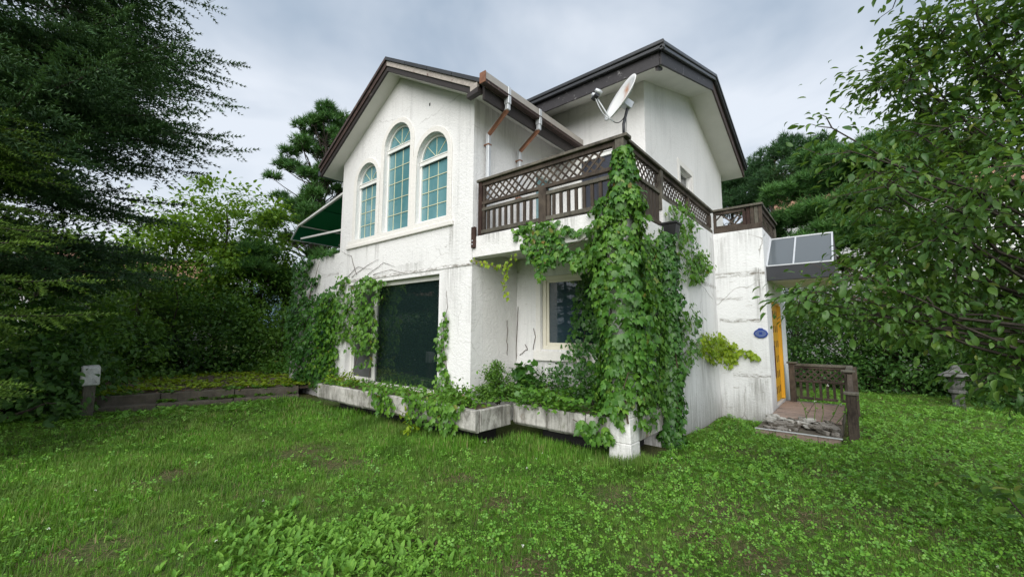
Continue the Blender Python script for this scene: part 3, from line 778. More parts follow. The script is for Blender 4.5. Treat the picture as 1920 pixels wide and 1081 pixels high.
# ------------------------------------------------------------------ railings (parts of the house)
def clip_diag(L, h, c, s):
    """segment of the line v = s*(u - c) inside [0,L]x[0,h] (s = +1/-1)"""
    pts = []
    ts = sorted([(0 if s > 0 else h), (h if s > 0 else 0)])
    u0, u1 = (c, c + h) if s > 0 else (c - h, c)
    a, b = max(0, u0), min(L, u1)
    if b - a < 0.03: return None
    f = (lambda u: u - c) if s > 0 else (lambda u: c - u)
    return (a, f(a)), (b, f(b))
def lattice(parent, O, U, L, z0, z1, pitch=0.135, w=0.030, t=0.008, mat='wood', skip=()):
    """crossed slats, each its own piece; O start point at depth centre, U unit direction along the run"""
    O, U = np.array(O, float), np.array(U, float)
    nrm = np.array([U[1], -U[0], 0.0])
    h = z1 - z0
    k = 0
    for s in (1, -1):
        c = -h + pitch * 0.3 if s > 0 else pitch * 0.3
        while c < (L if s > 0 else L + h):
            seg = clip_diag(L, h, c, s)
            c += pitch
            k += 1
            if seg is None or k in skip: continue
            (u0, v0), (u1, v1) = seg
            a = O + U * u0 + nrm * (t * 0.55 * s) + np.array([0, 0, z0 + v0])
            b = O + U * u1 + nrm * (t * 0.55 * s) + np.array([0, 0, z0 + v1])
            d = b - a; L_ = np.linalg.norm(d); d /= L_
            MB().obox((a + b) / 2, (d, nrm, np.cross(d, nrm)), (L_ / 2, t / 2, w / 2)).build('lattice_slat', M[mat], parent)
def bar(parent, nm, O, U, u0, u1, z0, z1, depth, mat='wood', off=0.0, bevel=0.005):
    O, U = np.array(O, float), np.array(U, float)
    nrm = np.array([U[1], -U[0], 0.0])
    c = O + U * (u0 + u1) / 2 + nrm * off + np.array([0, 0, (z0 + z1) / 2])
    return MB().obox(c, (U, nrm, (0, 0, 1)), ((u1 - u0) / 2, depth / 2, (z1 - z0) / 2)).build(nm, M[mat], parent, bevel)
rnd = random.Random(4)
# front run
O, U, L = (XA + 0.12, YF + 0.06, 0), (1, 0, 0), XC - XA - 0.12
rail = bar(house, 'front_railing', O, U, -0.03, L + 0.06, 4.155, 4.20, 0.15, 'wood_grey')
bar(rail, 'rail', O, U, 0.0, L - 0.12, 4.085, 4.153, 0.06)
bar(rail, 'rail', O, U, 0.06, L - 0.12, 3.755, 3.81, 0.065)
bar(rail, 'rail', O, U, 0.06, L - 0.12, 3.645, 3.70, 0.07, 'wood_grey')
bar(rail, 'rail', O, U, 0.0, L - 0.12, 3.255, 3.315, 0.085, 'wood_grey')
bar(rail, 'post', O, U, -0.01, 0.07, 3.225, 4.154, 0.09, 'wood_red')
bar(rail, 'post', O, U, 0.08, 0.125, 3.316, 3.754, 0.06)
bar(rail, 'post', O, U, 0.08, 0.125, 3.812, 4.084, 0.05)
bar(rail, 'post', O, U, 1.27, 1.40, 3.20, 3.754, 0.10, 'wood')
bar(rail, 'post', O, U, 1.41, 1.46, 3.316, 3.644, 0.06)
bar(rail, 'corner_post', O, U, L - 0.117, L + 0.005, 3.225, 4.154, 0.12, 'wood_grey')
bar(rail, 'post', O, U, L - 0.165, L - 0.119, 3.225, 4.154, 0.07, 'wood')
bar(rail, 'post_foot', O, U, -0.11, -0.03, 3.02, 3.38, 0.06, 'wood_red', 0.075)
for zz in (3.08, 3.14):
    MB().tube([(XA + 0.05, YF - 0.046, zz), (XA + 0.05, YF - 0.058, zz)], 0.014, 8).build('bolt', M['galv'], rail)
lattice(rail, O, U, L - 0.30, 3.81, 4.085, skip=(29,))
rail_l = [0.20 + 0.128 * k for k in range(8)] + [1.52 + 0.128 * k for k in range(9)]
pick_me = MB().box(-0.022, 0.022, -0.016, 0.016, 0, 0.329).mesh('picket')
def pickets(parent, O, U, us, z, mat, me):
    for u in us:
        p = np.array(O) + np.array(U) * u
        o = link('picket', me, parent, M[mat])
        o.matrix_basis = Matrix.Translation((p[0], p[1], z)) @ Matrix.Rotation(math.atan2(U[1], U[0]), 4, 'Z') @ Matrix.Rotation(rnd.uniform(-0.012, 0.012), 4, 'Y')
for u_ in [rail_l]:
    pickets(rail, O, U, u_, 3.3155, 'wood', pick_me)
MB().tube([(-3.3, YF + 0.10, 3.235), (-2.5, YF + 0.1, 3.24), (-2.32, YF + 0.1, 3.25)], 0.016, 6).build('conduit', M['pvc'], rail)
# right run, bay with pickets
O, U = (XC - 0.06, YF + 0.12, 0), (0, 1, 0)
L1 = 6.26 - YF - 0.12
railr = bar(house, 'side_railing', O, U, 0.05, YD - YF - 0.12 + 0.06, 4.155, 4.20, 0.15, 'wood_grey')
bar(railr, 'rail', O, U, 0.0, L1, 4.085, 4.153, 0.06)
bar(railr, 'rail', O, U, 0.0, L1, 3.755, 3.81, 0.075, 'wood_grey')
bar(railr, 'rail', O, U, 0.0, L1, 3.255, 3.315, 0.085)
bar(railr, 'post', O, U, L1, L1 + 0.10, 3.50, 4.154, 0.11, 'wood_grey')
lattice(railr, O, U, L1 - 0.01, 3.81, 4.085)
pick2 = MB().box(-0.05, 0.05, -0.014, 0.014, 0, 0.44).mesh('picket_board')
pickets(railr, O, U, [0.12 + 0.135 * k for k in range(9)], 3.315, 'wood', pick2)
# right run, lattice above the parapet
L2 = YD - 6.36 - 0.04
O2 = (XC - 0.06, 6.36, 0)
bar(railr, 'rail', O2, U, 0.0, L2, 4.085, 4.153, 0.06)
bar(railr, 'rail', O2, U, -0.06, L2 + 0.05, 3.70, 3.77, 0.10, 'wood_grey', -0.005)
bar(railr, 'rail', O2, U, 0.0, L2, 3.772, 3.812, 0.05)
bar(railr, 'post', O2, U, L2 - 0.07, L2, 3.815, 4.084, 0.08)
bar(railr, 'post', O2, U, 1.35, 1.42, 3.815, 4.084, 0.07)
lattice(railr, O2, U, L2 - 0.08, 3.812, 4.085)
# run over the vestibule front
O, U = (XC + 0.002, YD + 0.06, 0), (1, 0, 0)
L3 = XE - XC
railv = bar(house, 'vestibule_railing', O, U, -0.02, L3 + 0.03, 4.155, 4.20, 0.15, 'wood_grey')
bar(railv, 'rail', O, U, 0.0, L3 - 0.30, 4.085, 4.153, 0.06)
bar(railv, 'rail', O, U, 0.0, L3, 3.69, 3.80, 0.09)
bar(railv, 'rail', O, U, 0.06, L3 - 0.32, 3.802, 3.845, 0.05)
bar(railv, 'post', O, U, 0.0, 0.05, 3.802, 4.084, 0.07)
bar(railv, 'post', O, U, L3 - 0.34, L3 - 0.28, 3.802, 4.084, 0.07, 'wood_red')
for q in range(4):
    bar(railv, 'board', O, U, L3 - 0.275 + 0.072 * q, L3 - 0.275 + 0.072 * q + 0.066, 3.802, 4.154, 0.03 + 0.01 * (q % 2), ('wood_red', 'wood', 'wood_grey', 'wood')[q])
lattice(railv, O, U, L3 - 0.36, 3.845, 4.085, 0.12, skip=(3, 4, 9, 10, 12))
# run along the vestibule side
O, U = (XE - 0.05, YD + 0.10, 0), (0, 1, 0)
L4 = 11.35 - YD - 0.10
railw = bar(house, 'vestibule_side_railing', O, U, 0.05, L4, 4.155, 4.20, 0.14, 'wood_grey')
bar(railw, 'rail', O, U, 0.0, L4, 4.06, 4.153, 0.06)
bar(railw, 'rail', O, U, 0.0, L4, 3.69, 3.77, 0.08)
bar(railw, 'post', O, U, L4 - 0.08, L4, 3.772, 4.058, 0.08, 'wood_grey')
lattice(railw, O, U, L4 - 0.09, 3.77, 4.06, 0.16)

# ---- rainwater hopper and black downpipe on the right corner
hp = MB()
hx, hy = XC + 0.10, 6.33
hp.add([(hx + sx * a, hy + sy * a, z) for z, a in ((3.06, 0.075), (3.25, 0.11)) for sx, sy in ((-1, -1), (1, -1), (1, 1), (-1, 1))],
       [(0, 1, 5, 4), (1, 2, 6, 5), (2, 3, 7, 6), (3, 0, 4, 7), (0, 3, 2, 1), (4, 5, 6, 7)])
hp.box(hx - 0.125, hx + 0.125, hy - 0.125, hy + 0.125, 3.252, 3.285)
dpp = MB().tube([(hx, hy, 3.06), (hx, hy, -0.2)], 0.05, 10).build('black_downpipe', M['black'], house, 0, True)
hp.build('hopper', M['black'], dpp, 0.006)
MB().tube([(XC + 0.0, hy - 0.10, 3.17), (hx - 0.08, hy - 0.10, 3.17)], 0.04, 8).build('spout', M['galv'], dpp)
for zz in (0.7, 1.9, 2.75):
    MB().box(XC + 0.001, hx + 0.055, hy - 0.058, hy + 0.058, zz - 0.015, zz + 0.015).build('pipe_clip', M['black'], dpp)

# ---- front door and its canopy
door = MB().box(XE - 0.10, XE - 0.05, 9.90, 11.06, 0.19, 2.22).build('front_door', M['door'], house)
df = MB()
for a in ((9.86, 9.90, 0.17, 2.27), (11.06, 11.12, 0.17, 2.27), (9.90, 11.06, 2.22, 2.27)):
    df.box(XE - 0.12, XE - 0.02, *a)
df.build('door_frame', M['door'], door)
MB().box(XE - 0.05, XE + 0.012, 10.98, 11.055, 0.19, 2.215).build('door_stile', M['door'], door)
pit = MB().box(0, 0.006, -0.03, 0.03, -0.07, 0.07).mesh('stud')
for zi in range(6):
    for yi in range(4):
        o = link('stud', pit, door, M['door_pit'])
        o.location = (XE - 0.0498, 10.06 + 0.25 * yi, 0.42 + 0.32 * zi)
MB().box(XE - 0.05, XE - 0.01, 10.05, 10.10, 0.72, 1.35).build('door_handle', M['red_dark'], door)
canopy = MB().box(XE + 0.002, -0.22, 9.46, 9.52, 2.64, 2.92)
canopy.box(-0.28, -0.22, 9.522, 11.5, 2.64, 2.92)
canopy = canopy.build('door_canopy', M['charcoal'], house, 0.006)
MB().box(XE + 0.004, -0.285, 9.524, 11.5, 2.66, 2.70).build('canopy_ceiling', M['soffit'], canopy)
M['skylight'] = m_glass('skylight_glass', (0.10, 0.115, 0.125), 0.12, 0.6, 1.45)
s0, s1 = np.array([0, 9.47, 2.925]), np.array([0, 10.25, 3.60])
for xa, xb in ((XE + 0.03, -0.86), (-0.83, -0.26)):
    MB().add([(xa, s0[1], s0[2]), (xb, s0[1], s0[2]), (xb, s1[1], s1[2]), (xa, s1[1], s1[2]), (xa, s0[1] + 0.02, s0[2] - 0.015), (xb, s0[1] + 0.02, s0[2] - 0.015), (xb, s1[1] + 0.02, s1[2] - 0.015), (xa, s1[1] + 0.02, s1[2] - 0.015)],
             [(0, 1, 2, 3), (7, 6, 5, 4), (0, 4, 5, 1), (1, 5, 6, 2), (2, 6, 7, 3), (3, 7, 4, 0)]).build('skylight_pane', M['skylight'], canopy)
for xx in (XE + 0.015, -0.845, -0.245):
    MB().beam((xx, s0[1] - 0.006, s0[2] + 0.008), (xx, s1[1] - 0.006, s1[2] + 0.008), 0.028, 0.02, (0, -0.65, 0.75)).build('glazing_bar', M['galv'], canopy)
MB().box(XE + 0.01, -0.23, 9.452, 9.468, 2.922, 2.945).build('glazing_bar', M['galv'], canopy)
MB().box(XE + 0.01, -0.23, 10.24, 10.27, 3.60, 3.625).build('glazing_bar', M['galv'], canopy)
MB().prism([(9.48, 2.922), (10.27, 3.60), (11.4, 3.2), (11.4, 2.922)], 'x', -0.232, -0.222).build('canopy_cheek', M['black'], canopy)
MB().prism([(10.275, 3.60), (11.4, 3.2), (11.4, 3.15), (10.275, 3.55)], 'x', XE + 0.01, -0.235).build('canopy_back', M['black'], canopy)

# ------------------------------------------------------------------ porch with steps and wooden balustrade
porch = thing('entrance_porch', (-0.75, 9.6, 0), 'low tiled porch with crumbling stone step below the yellow door', 'porch')
MB().box(XE - 0.005, -0.27, 8.99, 11.2, -0.4, 0.085).build('porch_base', M['concrete_dark'], porch)
for i in range(2):
    for j in range(4):
        x0 = XE + 0.002 + 0.515 * i
        y0 = 8.97 + 0.56 * j
        MB().box(x0, x0 + 0.505, y0, y0 + 0.55, 0.088 + 0.004 * ((i + j) % 2), 0.128 + 0.006 * ((i * 3 + j) % 3)).build('paving_slab', M['tile'], porch, 0.006)
MB().box(XE - 0.12, -0.28, 8.22, 8.989, -0.4, -0.002).build('step_base', M['concrete_dark'], porch)
for i in range(4):
    x0 = XE - 0.12 + 0.285 * i
    MB().box(x0, x0 + 0.278, 8.205, 8.219, -0.26, -0.004).build('step_tile', M['tile'], porch, 0.004)
MB().box(XE - 0.13, -0.26, 8.19, 8.225, -0.0015, 0.012).build('step_nosing', M['galv'], porch)
rs = random.Random(8)
for i in range(46):
    x, y = rs.uniform(XE - 0.06, -0.35), rs.uniform(8.32, 8.98)
    w, d, h = rs.uniform(0.09, 0.24), rs.uniform(0.06, 0.15), rs.uniform(0.025, 0.065)
    a = rs.uniform(0, 3.1)
    zc = -0.006 + h / 2 + 0.09 * max(0, (y - 8.42) / 0.56)
    MB().obox((x, y, zc), ((math.cos(a), math.sin(a), 0.05), (-math.sin(a), math.cos(a), 0.12), (0, -0.15, 1)), (w / 2, d / 2, h / 2)).build('flagstone', M['stone_flag'] if i % 4 else M['concrete'], porch, 0.008)
pr = thing('porch_railing', (-0.7, 11.0, 0), 'weathered wooden porch railing with lattice, pickets and leaning newel post', 'railing')
O, U = (-1.20, 11.05, 0), (1, 0, 0)
bar(pr, 'post', O, U, 0.0, 0.11, 0.10, 0.95, 0.11, 'wood')
bar(pr, 'post_cap', O, U, -0.03, 0.16, 0.951, 0.985, 0.17, 'wood_grey')
bar(pr, 'rail', O, U, 0.11, 1.10, 0.90, 0.955, 0.10, 'wood_grey')
bar(pr, 'rail', O, U, 0.11, 1.05, 0.85, 0.898, 0.05)
bar(pr, 'rail', O, U, 0.11, 1.05, 0.56, 0.61, 0.06)
bar(pr, 'rail', O, U, 0.11, 1.05, 0.20, 0.25, 0.06)
lattice(pr, np.array(O) + [0.12, 0, 0], U, 0.92, 0.61, 0.85, 0.12, mat='wood')
pk3 = MB().box(-0.024, 0.024, -0.015, 0.015, 0, 0.31).mesh('porch_picket')
pickets(pr, O, U, [0.20 + 0.115 * k for k in range(8)], 0.25, 'wood', pk3)
bar(pr, 'post', O, U, 1.05, 1.16, -0.1, 0.93, 0.11, 'wood')
O, U = (-0.15, 8.36, 0), (0, 1, 0)
bar(pr, 'newel_post', O, U, 0.0, 0.11, -0.3, 0.66, 0.13, 'wood', 0.03)
bar(pr, 'post_cap', O, U, -0.03, 0.14, 0.661, 0.70, 0.19, 'wood_grey', 0.03)
bar(pr, 'post', O, U, 0.62, 0.73, -0.2, 0.96, 0.11, 'wood', 0.0)
bar(pr, 'post_cap', O, U, 0.58, 0.77, 0.961, 0.99, 0.19, 'wood_grey')
bar(pr, 'rail', O, U, 0.73, 2.63, 0.90, 0.955, 0.10, 'wood_grey')
bar(pr, 'rail', O, U, 0.73, 2.63, 0.20, 0.25, 0.06)
MB().beam((-0.13, 8.47, 0.60), (-0.13, 8.98, 0.90), 0.07, 0.08).build('sloped_rail', M['wood'], pr, 0.005)
MB().beam((-0.10, 8.50, 0.18), (-0.10, 8.98, 0.45), 0.05, 0.07).build('sloped_rail', M['wood_grey'], pr, 0.005)
pickets(pr, O, U, [0.9 + 0.13 * k for k in range(13)], 0.25, 'wood', MB().box(-0.024, 0.024, -0.015, 0.015, 0, 0.65).mesh('porch_picket_tall'))

# ------------------------------------------------------------------ blue plaque
plq = thing('house_plaque', (-1.42, YD, 1.6), 'small blue pot shaped plaque on white wall beside the yellow door', 'plaque')
prof = [(-0.125, 0.0), (-0.10, -0.05), (-0.045, -0.085), (0.045, -0.085), (0.10, -0.05), (0.125, 0.0), (0.10, 0.05), (0.05, 0.085), (-0.05, 0.085), (-0.10, 0.05)]
cx, cz = -1.425, 1.60
MB().prism([(cx + a, cz + b) for a, b in prof], 'y', YD - 0.022, YD + 0.001).build('plaque_body', M['plaque'], plq, 0.006)
MB().prism([(cx - 0.045, cz + 0.086), (cx - 0.032, cz + 0.105), (cx + 0.032, cz + 0.105), (cx + 0.045, cz + 0.086)], 'y', YD - 0.02, YD + 0.001).build('plaque_rim', M['plaque'], plq)
MB().prism([(cx + a * 0.8, cz + b * 0.72) for a, b in prof], 'y', YD - 0.0255, YD - 0.0225).build('plaque_face', M['plaque_lite'], plq)
MB().prism([(cx - 0.026, cz - 0.018), (cx + 0.026, cz - 0.018), (cx + 0.026, cz + 0.030), (cx - 0.026, cz + 0.030)], 'y', YD - 0.029, YD - 0.0258).build('plaque_mark', M['plaque'], plq)

# ------------------------------------------------------------------ satellite dish on the balcony corner
dish = thing('satellite_dish', (XC, YF + 0.1, 4.2), 'white satellite dish with rust stain on the balcony corner post', 'satellite dish')
dc = on('y', YF + 0.10, 1163, 184)
lft = -RT; upv = np.array([0, 0, 1.0]); back = -FW * np.array([1, 1, 0]); back /= np.linalg.norm(back)
nrm = lft * math.cos(R(27)) + upv * math.sin(R(27))
nrm = nrm * math.cos(R(15)) + back * math.sin(R(15)); nrm /= np.linalg.norm(nrm)
s_ = np.cross(nrm, upv); s_ /= np.linalg.norm(s_); u_ = np.cross(s_, nrm)
def m_dish():
    t = NT('dish_enamel')
    c = t.coord(loc=(-dc[0], -dc[1], -dc[2]))
    dot = t.n('ShaderNodeVectorMath', {0: c, 1: tuple(u_)}, operation='DOT_PRODUCT').outputs['Value']
    sd_ = t.n('ShaderNodeVectorMath', {0: c, 1: tuple(s_)}, operation='DOT_PRODUCT').outputs['Value']
    a = t.ramp(dot, (0.0, 0.0), (0.10, 0.8), (0.20, 1.0), (0.29, 0.0))
    b = t.ramp(t.math('ABSOLUTE', t.math('ADD', sd_, t.math('MULTIPLY', t.math('SUBTRACT', t.noise(7, c, 4), 0.5), 0.22))), (0.02, 1.0), (0.10, 0.0))
    f = t.math('MULTIPLY', t.math('MULTIPLY', a, b), t.ramp(t.noise(22, c, 4, 0.7), (0.3, 0.4), (0.6, 1.0)))
    return t.done(t.bsdf(t.mix(f, (0.66, 0.66, 0.64), (0.42, 0.15, 0.03)), 0.45))
dv, dfc = [], []
rings, seg, RD = 7, 36, 0.345
for sgn, dep in ((1, 0.0), (-1, -0.012)):
    for i in range(rings + 1):
        rr = RD * i / rings
        for k in range(seg):
            a = 2 * math.pi * k / seg
            dv.append(dc + s_ * rr * 0.92 * math.cos(a) + u_ * rr * math.sin(a) + nrm * (0.075 * (rr / RD) ** 2 - 0.06 + dep))
nb = (rings + 1) * seg
for b0 in (0, nb):
    for i in range(rings):
        for k in range(seg):
            q = (b0 + i * seg + k, b0 + i * seg + (k + 1) % seg, b0 + (i + 1) * seg + (k + 1) % seg, b0 + (i + 1) * seg + k)
            dfc.append(q if b0 else q[::-1])
for k in range(seg):
    dfc.append((rings * seg + k, rings * seg + (k + 1) % seg, nb + rings * seg + (k + 1) % seg, nb + rings * seg + k))
_b = MB(); _b.add(dv, dfc); _b.build('reflector', m_dish(), dish, 0, True)
foot = np.array([XC - 0.03, YF + 0.10, 4.20])
hub = dc - nrm * 0.13 - u_ * 0.02
MB().tube([foot, foot + [0, 0, 0.18], hub - upv * 0.05, hub], 0.02, 8).build('mast', M['charcoal'], dish, 0, True)
MB().obox(hub, (nrm, s_, u_), (0.06, 0.05, 0.055)).build('mount_bracket', M['galv'], dish, 0.006)
MB().box(foot[0] - 0.06, foot[0] + 0.06, foot[1] - 0.05, foot[1] + 0.05, 4.201, 4.212).build('base_plate', M['charcoal'], dish)
lnb = dc + lft * 0.34 + back * 0.10
low = dc - u_ * 0.36 + nrm * 0.01
MB().tube([low - nrm * 0.06, low, lnb - nrm * 0.04 - u_ * 0.06], 0.011, 6).build('feed_arm', M['galv'], dish)
for q in (-0.05, 0.05):
    MB().tube([lnb + s_ * q - nrm * 0.045, lnb + s_ * q, lnb + s_ * q + nrm * 0.05], [0.030, 0.034, 0.022], 10).build('receiver', M['galv'], dish, 0, True)
MB().obox(lnb - u_ * 0.05, (nrm, s_, u_), (0.03, 0.06, 0.02)).build('receiver_clamp', M['charcoal'], dish)
def sag(a, b, d, n=10):
    return [np.array(a) + (np.array(b) - np.array(a)) * k / n - np.array([0, 0, 1]) * d * 4 * (k / n) * (1 - k / n) for k in range(n + 1)]
MB().tube(sag(lnb - u_ * 0.06, low - nrm * 0.02, 0.07), 0.006, 5).build('cable', M['galv'], dish)
MB().tube(sag(low - nrm * 0.03, hub - upv * 0.08, 0.10), 0.006, 5).build('cable', M['charcoal'], dish)
MB().tube(sag(hub - upv * 0.07 + s_ * 0.03, foot + [0.03, 0, 0.05], 0.04), 0.005, 5).build('cable', M['charcoal'], dish)

# ------------------------------------------------------------------ green awning over the left terrace
M['awning'] = m_leaf('awning_canvas', (0.009, 0.090, 0.062), (0.010, 0.105, 0.072), (0.012, 0.120, 0.082), 0.40, 0.7, 0.2)
awn = thing('terrace_awning', (-10.6, 6.5, 2.7), 'green canvas awning on a white metal frame beside the gable wall', 'awning')
a1 = on('y', 5.05, 640, 366); a2 = on('y', 5.05, 562, 423); a3 = on('y', 5.05, 548, 449)
pr3 = [(XL - 0.01, a1[2] + 0.05), (a2[0], a2[2]), (a3[0], a3[2])]
ya, yb = 5.05, 8.6
av, af = [], []
for y in np.linspace(ya, yb, 8):
    for (x, z) in pr3:
        for dz in (0.0, -0.012):
            av.append((x, y, z + dz))
for i in range(7):
    for k in range(2):
        for s in (0, 1):
            q = (i * 6 + k * 2 + s, i * 6 + k * 2 + 2 + s, i * 6 + 8 + k * 2 + s, i * 6 + 6 + k * 2 + s)
            af.append(q if s else q[::-1])
_b = MB(); _b.add(av, af); _b.build('canvas', M['awning'], awn)
def bar3(nm, a, b, r=0.022, mt='pvc'): MB().beam(a, b, r * 2, r * 2).build(nm, M[mt], awn)
for y in (ya - 0.03, (ya + yb) / 2, yb):
    bar3('rafter', (pr3[0][0], y, pr3[0][1] - 0.015), (pr3[1][0], y, pr3[1][1] - 0.015), 0.028 if y < ya else 0.018)
    bar3('valance_bar', (pr3[1][0], y, pr3[1][1] - 0.015), (pr3[2][0], y, pr3[2][1] - 0.015), 0.016, 'galv')
bar3('front_bar', (pr3[2][0], ya, pr3[2][1]), (pr3[2][0], yb, pr3[2][1]), 0.018, 'galv')
mid = [(p + q) / 2 for p, q in zip(pr3[0], pr3[1])]
bar3('purlin', (mid[0], ya, mid[1] - 0.03), (mid[0], yb, mid[1] - 0.03), 0.016, 'awning')
bar3('purlin', (pr3[1][0] + 0.1, ya, pr3[1][1] - 0.03), (pr3[1][0] + 0.1, yb, pr3[1][1] - 0.03), 0.016)
zt_ = pr3[1][1] - 0.40
bar3('tie_bar', (pr3[1][0] + 0.12, ya + 0.02, zt_), (XL - 0.02, ya + 0.02, zt_ - 0.12), 0.022)
bar3('hanger', (pr3[1][0] + 0.12, ya + 0.02, zt_), (pr3[1][0] + 0.12, ya + 0.02, pr3[1][1] - 0.02), 0.02)
for y in (6.2, 7.4, 8.5):
    bar3('tie_bar', (pr3[1][0] + 0.12, y, zt_), (XL - 0.02, y, zt_ - 0.1), 0.018, 'galv')
    bar3('brace', (pr3[1][0] + 0.3, y, zt_), (mid[0] + 0.2, y, mid[1] - 0.05), 0.014, 'galv')
    bar3('brace', (mid[0] + 0.2, y, mid[1] - 0.05), (XL - 0.05, y, zt_ - 0.1), 0.014, 'galv')
bar3('support_post', (-10.5, 5.7, 2.7), (-10.5, 5.7, zt_ - 0.05), 0.024)
bar3('wall_bar', (XL - 0.02, ya, pr3[0][1] - 0.03), (XL - 0.02, yb, pr3[0][1] - 0.03), 0.02, 'galv')

# ------------------------------------------------------------------ concrete planters
def planter(name, loc, label, x0, x1, y0, y1, zb, zt, sides, grp):
    p = thing(name, loc, label, 'planter', grp)
    rp_ = random.Random(int(abs(x0) * 10))
    t = 0.09
    n = max(1, round((x1 - x0) / 0.56))
    for i in range(n):
        a, b = x0 + (x1 - x0) * i / n, x0 + (x1 - x0) * (i + 1) / n - 0.006
        dy, dz = rp_.uniform(-0.008, 0.008), rp_.uniform(-0.006, 0.006)
        MB().prism([(y0 + dy, zt + dz), (y0 + dy + t, zt + dz), (y0 + dy + t, zb), (y0 + dy + 0.05, zb + dz), (y0 + dy, zb + 0.045 + dz)], 'x', a, b).build('concrete_panel', M['concrete'], p, 0.008)
    for sx in sides:
        a, b = (x0, x0 + t) if sx < 0 else (x1 - t, x1)
        m = max(1, round((y1 - y0) / 0.6))
        for i in range(m):
            c_, d = y0 + t + 0.012 + (y1 - y0 - t) * i / m, y0 + t + (y1 - y0 - t) * (i + 1) / m - 0.004
            MB().box(a, b - 0.002, c_, d, zb + 0.01, zt - 0.003 + rp_.uniform(-0.005, 0.005)).build('concrete_panel', M['concrete'], p, 0.008)
    MB().box(x0 + 0.02, x1 - 0.02, y0 + 0.1, y1, zb + 0.02, zt - 0.06).build('soil', M['soil'], p)
    MB().box(x0 + 0.3, x1 - 0.3, y0 + 0.35, y1, -0.2, zb + 0.018).build('gap_shade', M['shade_dark'], p)  # near-black fill: shade of the gap under the planter, put into colour
    return p
planter('concrete_planter', (-6.3, 4.4, 0.2), 'long stained concrete planter below the sliding window', -8.66, -4.055, 4.10, 4.86, 0.22, 0.53, (-1, 1), 'concrete planters along the house front')
planter('concrete_planter', (-3.1, 5.4, 0.2), 'short concrete planter under the balcony behind the ivy column', -4.05, -2.20, 4.90, 6.05, 0.22, 0.53, (1,), 'concrete planters along the house front')

# ------------------------------------------------------------------ bed with two kerbs, post, lantern
bx = [np.array([-11.55, 0.75]), np.array([-10.25, 4.45])]
dk = bx[1] - bx[0]; dk /= np.linalg.norm(dk); nk = np.array([-dk[1], dk[0]])
kerb = thing('garden_kerb', (-11, 2.5, 0), 'two low mossy kerb steps edging the raised bed', 'kerb')
for lv, (o0, o1, z0, z1) in enumerate(((0.0, 0.30, -0.2, 0.10), (0.32, 0.52, -0.2, 0.27))):
    nseg = 3
    for i in range(nseg):
        Lk = np.linalg.norm(bx[1] - bx[0])
        a = bx[0] + dk * (Lk * i / nseg); b = bx[0] + dk * (Lk * (i + 1) / nseg - 0.012)
        c = np.append((a + b) / 2 + nk * (o0 + o1) / 2, (z0 + z1) / 2 + 0.006 * ((i * 7 + lv) % 3 - 1))
        MB().obox(c, (np.append(dk, 0), np.append(nk, 0), (0, 0, 1)), (np.linalg.norm(b - a) / 2, (o1 - o0) / 2, (z1 - z0) / 2)).build('kerb_block', M['concrete_dark'] if 'concrete_dark' in M else M['stone_flag'], kerb, 0.012)
bn, bm_ = 26, 26
bv = []
for i in range(bn + 1):
    for j in range(bm_ + 1):
        p = bx[0] + dk * (-1.2 + 7.4 * i / bn) + nk * (0.45 + 7.0 * j / bm_)
        z = 0.235 + 0.05 * min(1, j / 6) + 0.02 * math.sin(i * 1.3 + j) + 0.02 * math.sin(j * 1.7 - i * 0.6)
        if i in (0, bn) or j in (0, bm_): z = -0.1 if j else 0.2
        bv.append((p[0], p[1], z))
bf = [(i * (bm_ + 1) + j, i * (bm_ + 1) + j + 1, (i + 1) * (bm_ + 1) + j + 1, (i + 1) * (bm_ + 1) + j) for i in range(bn) for j in range(bm_)]
_b = MB(); _b.add(bv, bf); tag(_b.build('garden_bed', M['soil'], None, 0, True), 'raised soil bed behind the kerb', kind='structure')
pst = thing('wooden_post', (-11.2, 0.98, 0), 'short wooden post with a flaking white painted head beside the kerb', 'post')
MB().obox((-11.2, 0.98, 0.16), ((1, 0, 0), (0, 1, 0), (0, 0, 1)), (0.085, 0.085, 0.40)).build('shaft', M['wood_grey'], pst, 0.012)
hd = MB()
hv0 = [(-0.105, -0.13), (0.105, -0.13), (0.105, 0.13), (-0.105, 0.13)]
tops = [0.93, 0.90, 0.90, 0.94]
hd.add([(-11.2 + a, 0.98 + b, 0.561) for a, b in hv0] + [(-11.2 + a * 0.96, 0.98 + b * 0.96, z) for (a, b), z in zip(hv0, tops)],
       [(0, 3, 2, 1), (4, 5, 6, 7), (0, 1, 5, 4), (1, 2, 6, 5), (2, 3, 7, 6), (3, 0, 4, 7)])
hd.build('head', M['white_paint'], pst, 0.02)

ln = (1.80, 14.75, -0.20)
lan = thing('stone_lantern', ln, 'grey granite garden lantern with wide cap in front of the hedge', 'lantern')
rl = random.Random(3)
for i in range(5):
    a = i * 1.3
    MB().lathe((ln[0] + 0.20 * math.cos(a), ln[1] - 0.10 + 0.16 * math.sin(a), ln[2]), [(0.082, -0.043), (0.107, 0.034), (0.074, 0.086), (0.016, 0.103)], 7).build('base_stone', M['stone'], lan, 0.01)
MB().lathe(ln, [(0.123, 0.043), (0.131, 0.086), (0.107, 0.120), (0.115, 0.361)], 10).build('shaft', M['stone'], lan)
MB().lathe(ln, [(0.115, 0.365), (0.164, 0.404), (0.164, 0.456), (0.123, 0.482)], 10).build('collar', M['stone'], lan)
MB().lathe(ln, [(0.131, 0.486), (0.152, 0.568), (0.143, 0.722), (0.164, 0.774)], 10).build('light_box', M['stone'], lan)
MB().lathe(ln, [(0.295, 0.778), (0.328, 0.800), (0.197, 0.886), (0.098, 0.946), (0.074, 1.023), (0.041, 1.058)], 12).build('cap', M['stone'], lan)

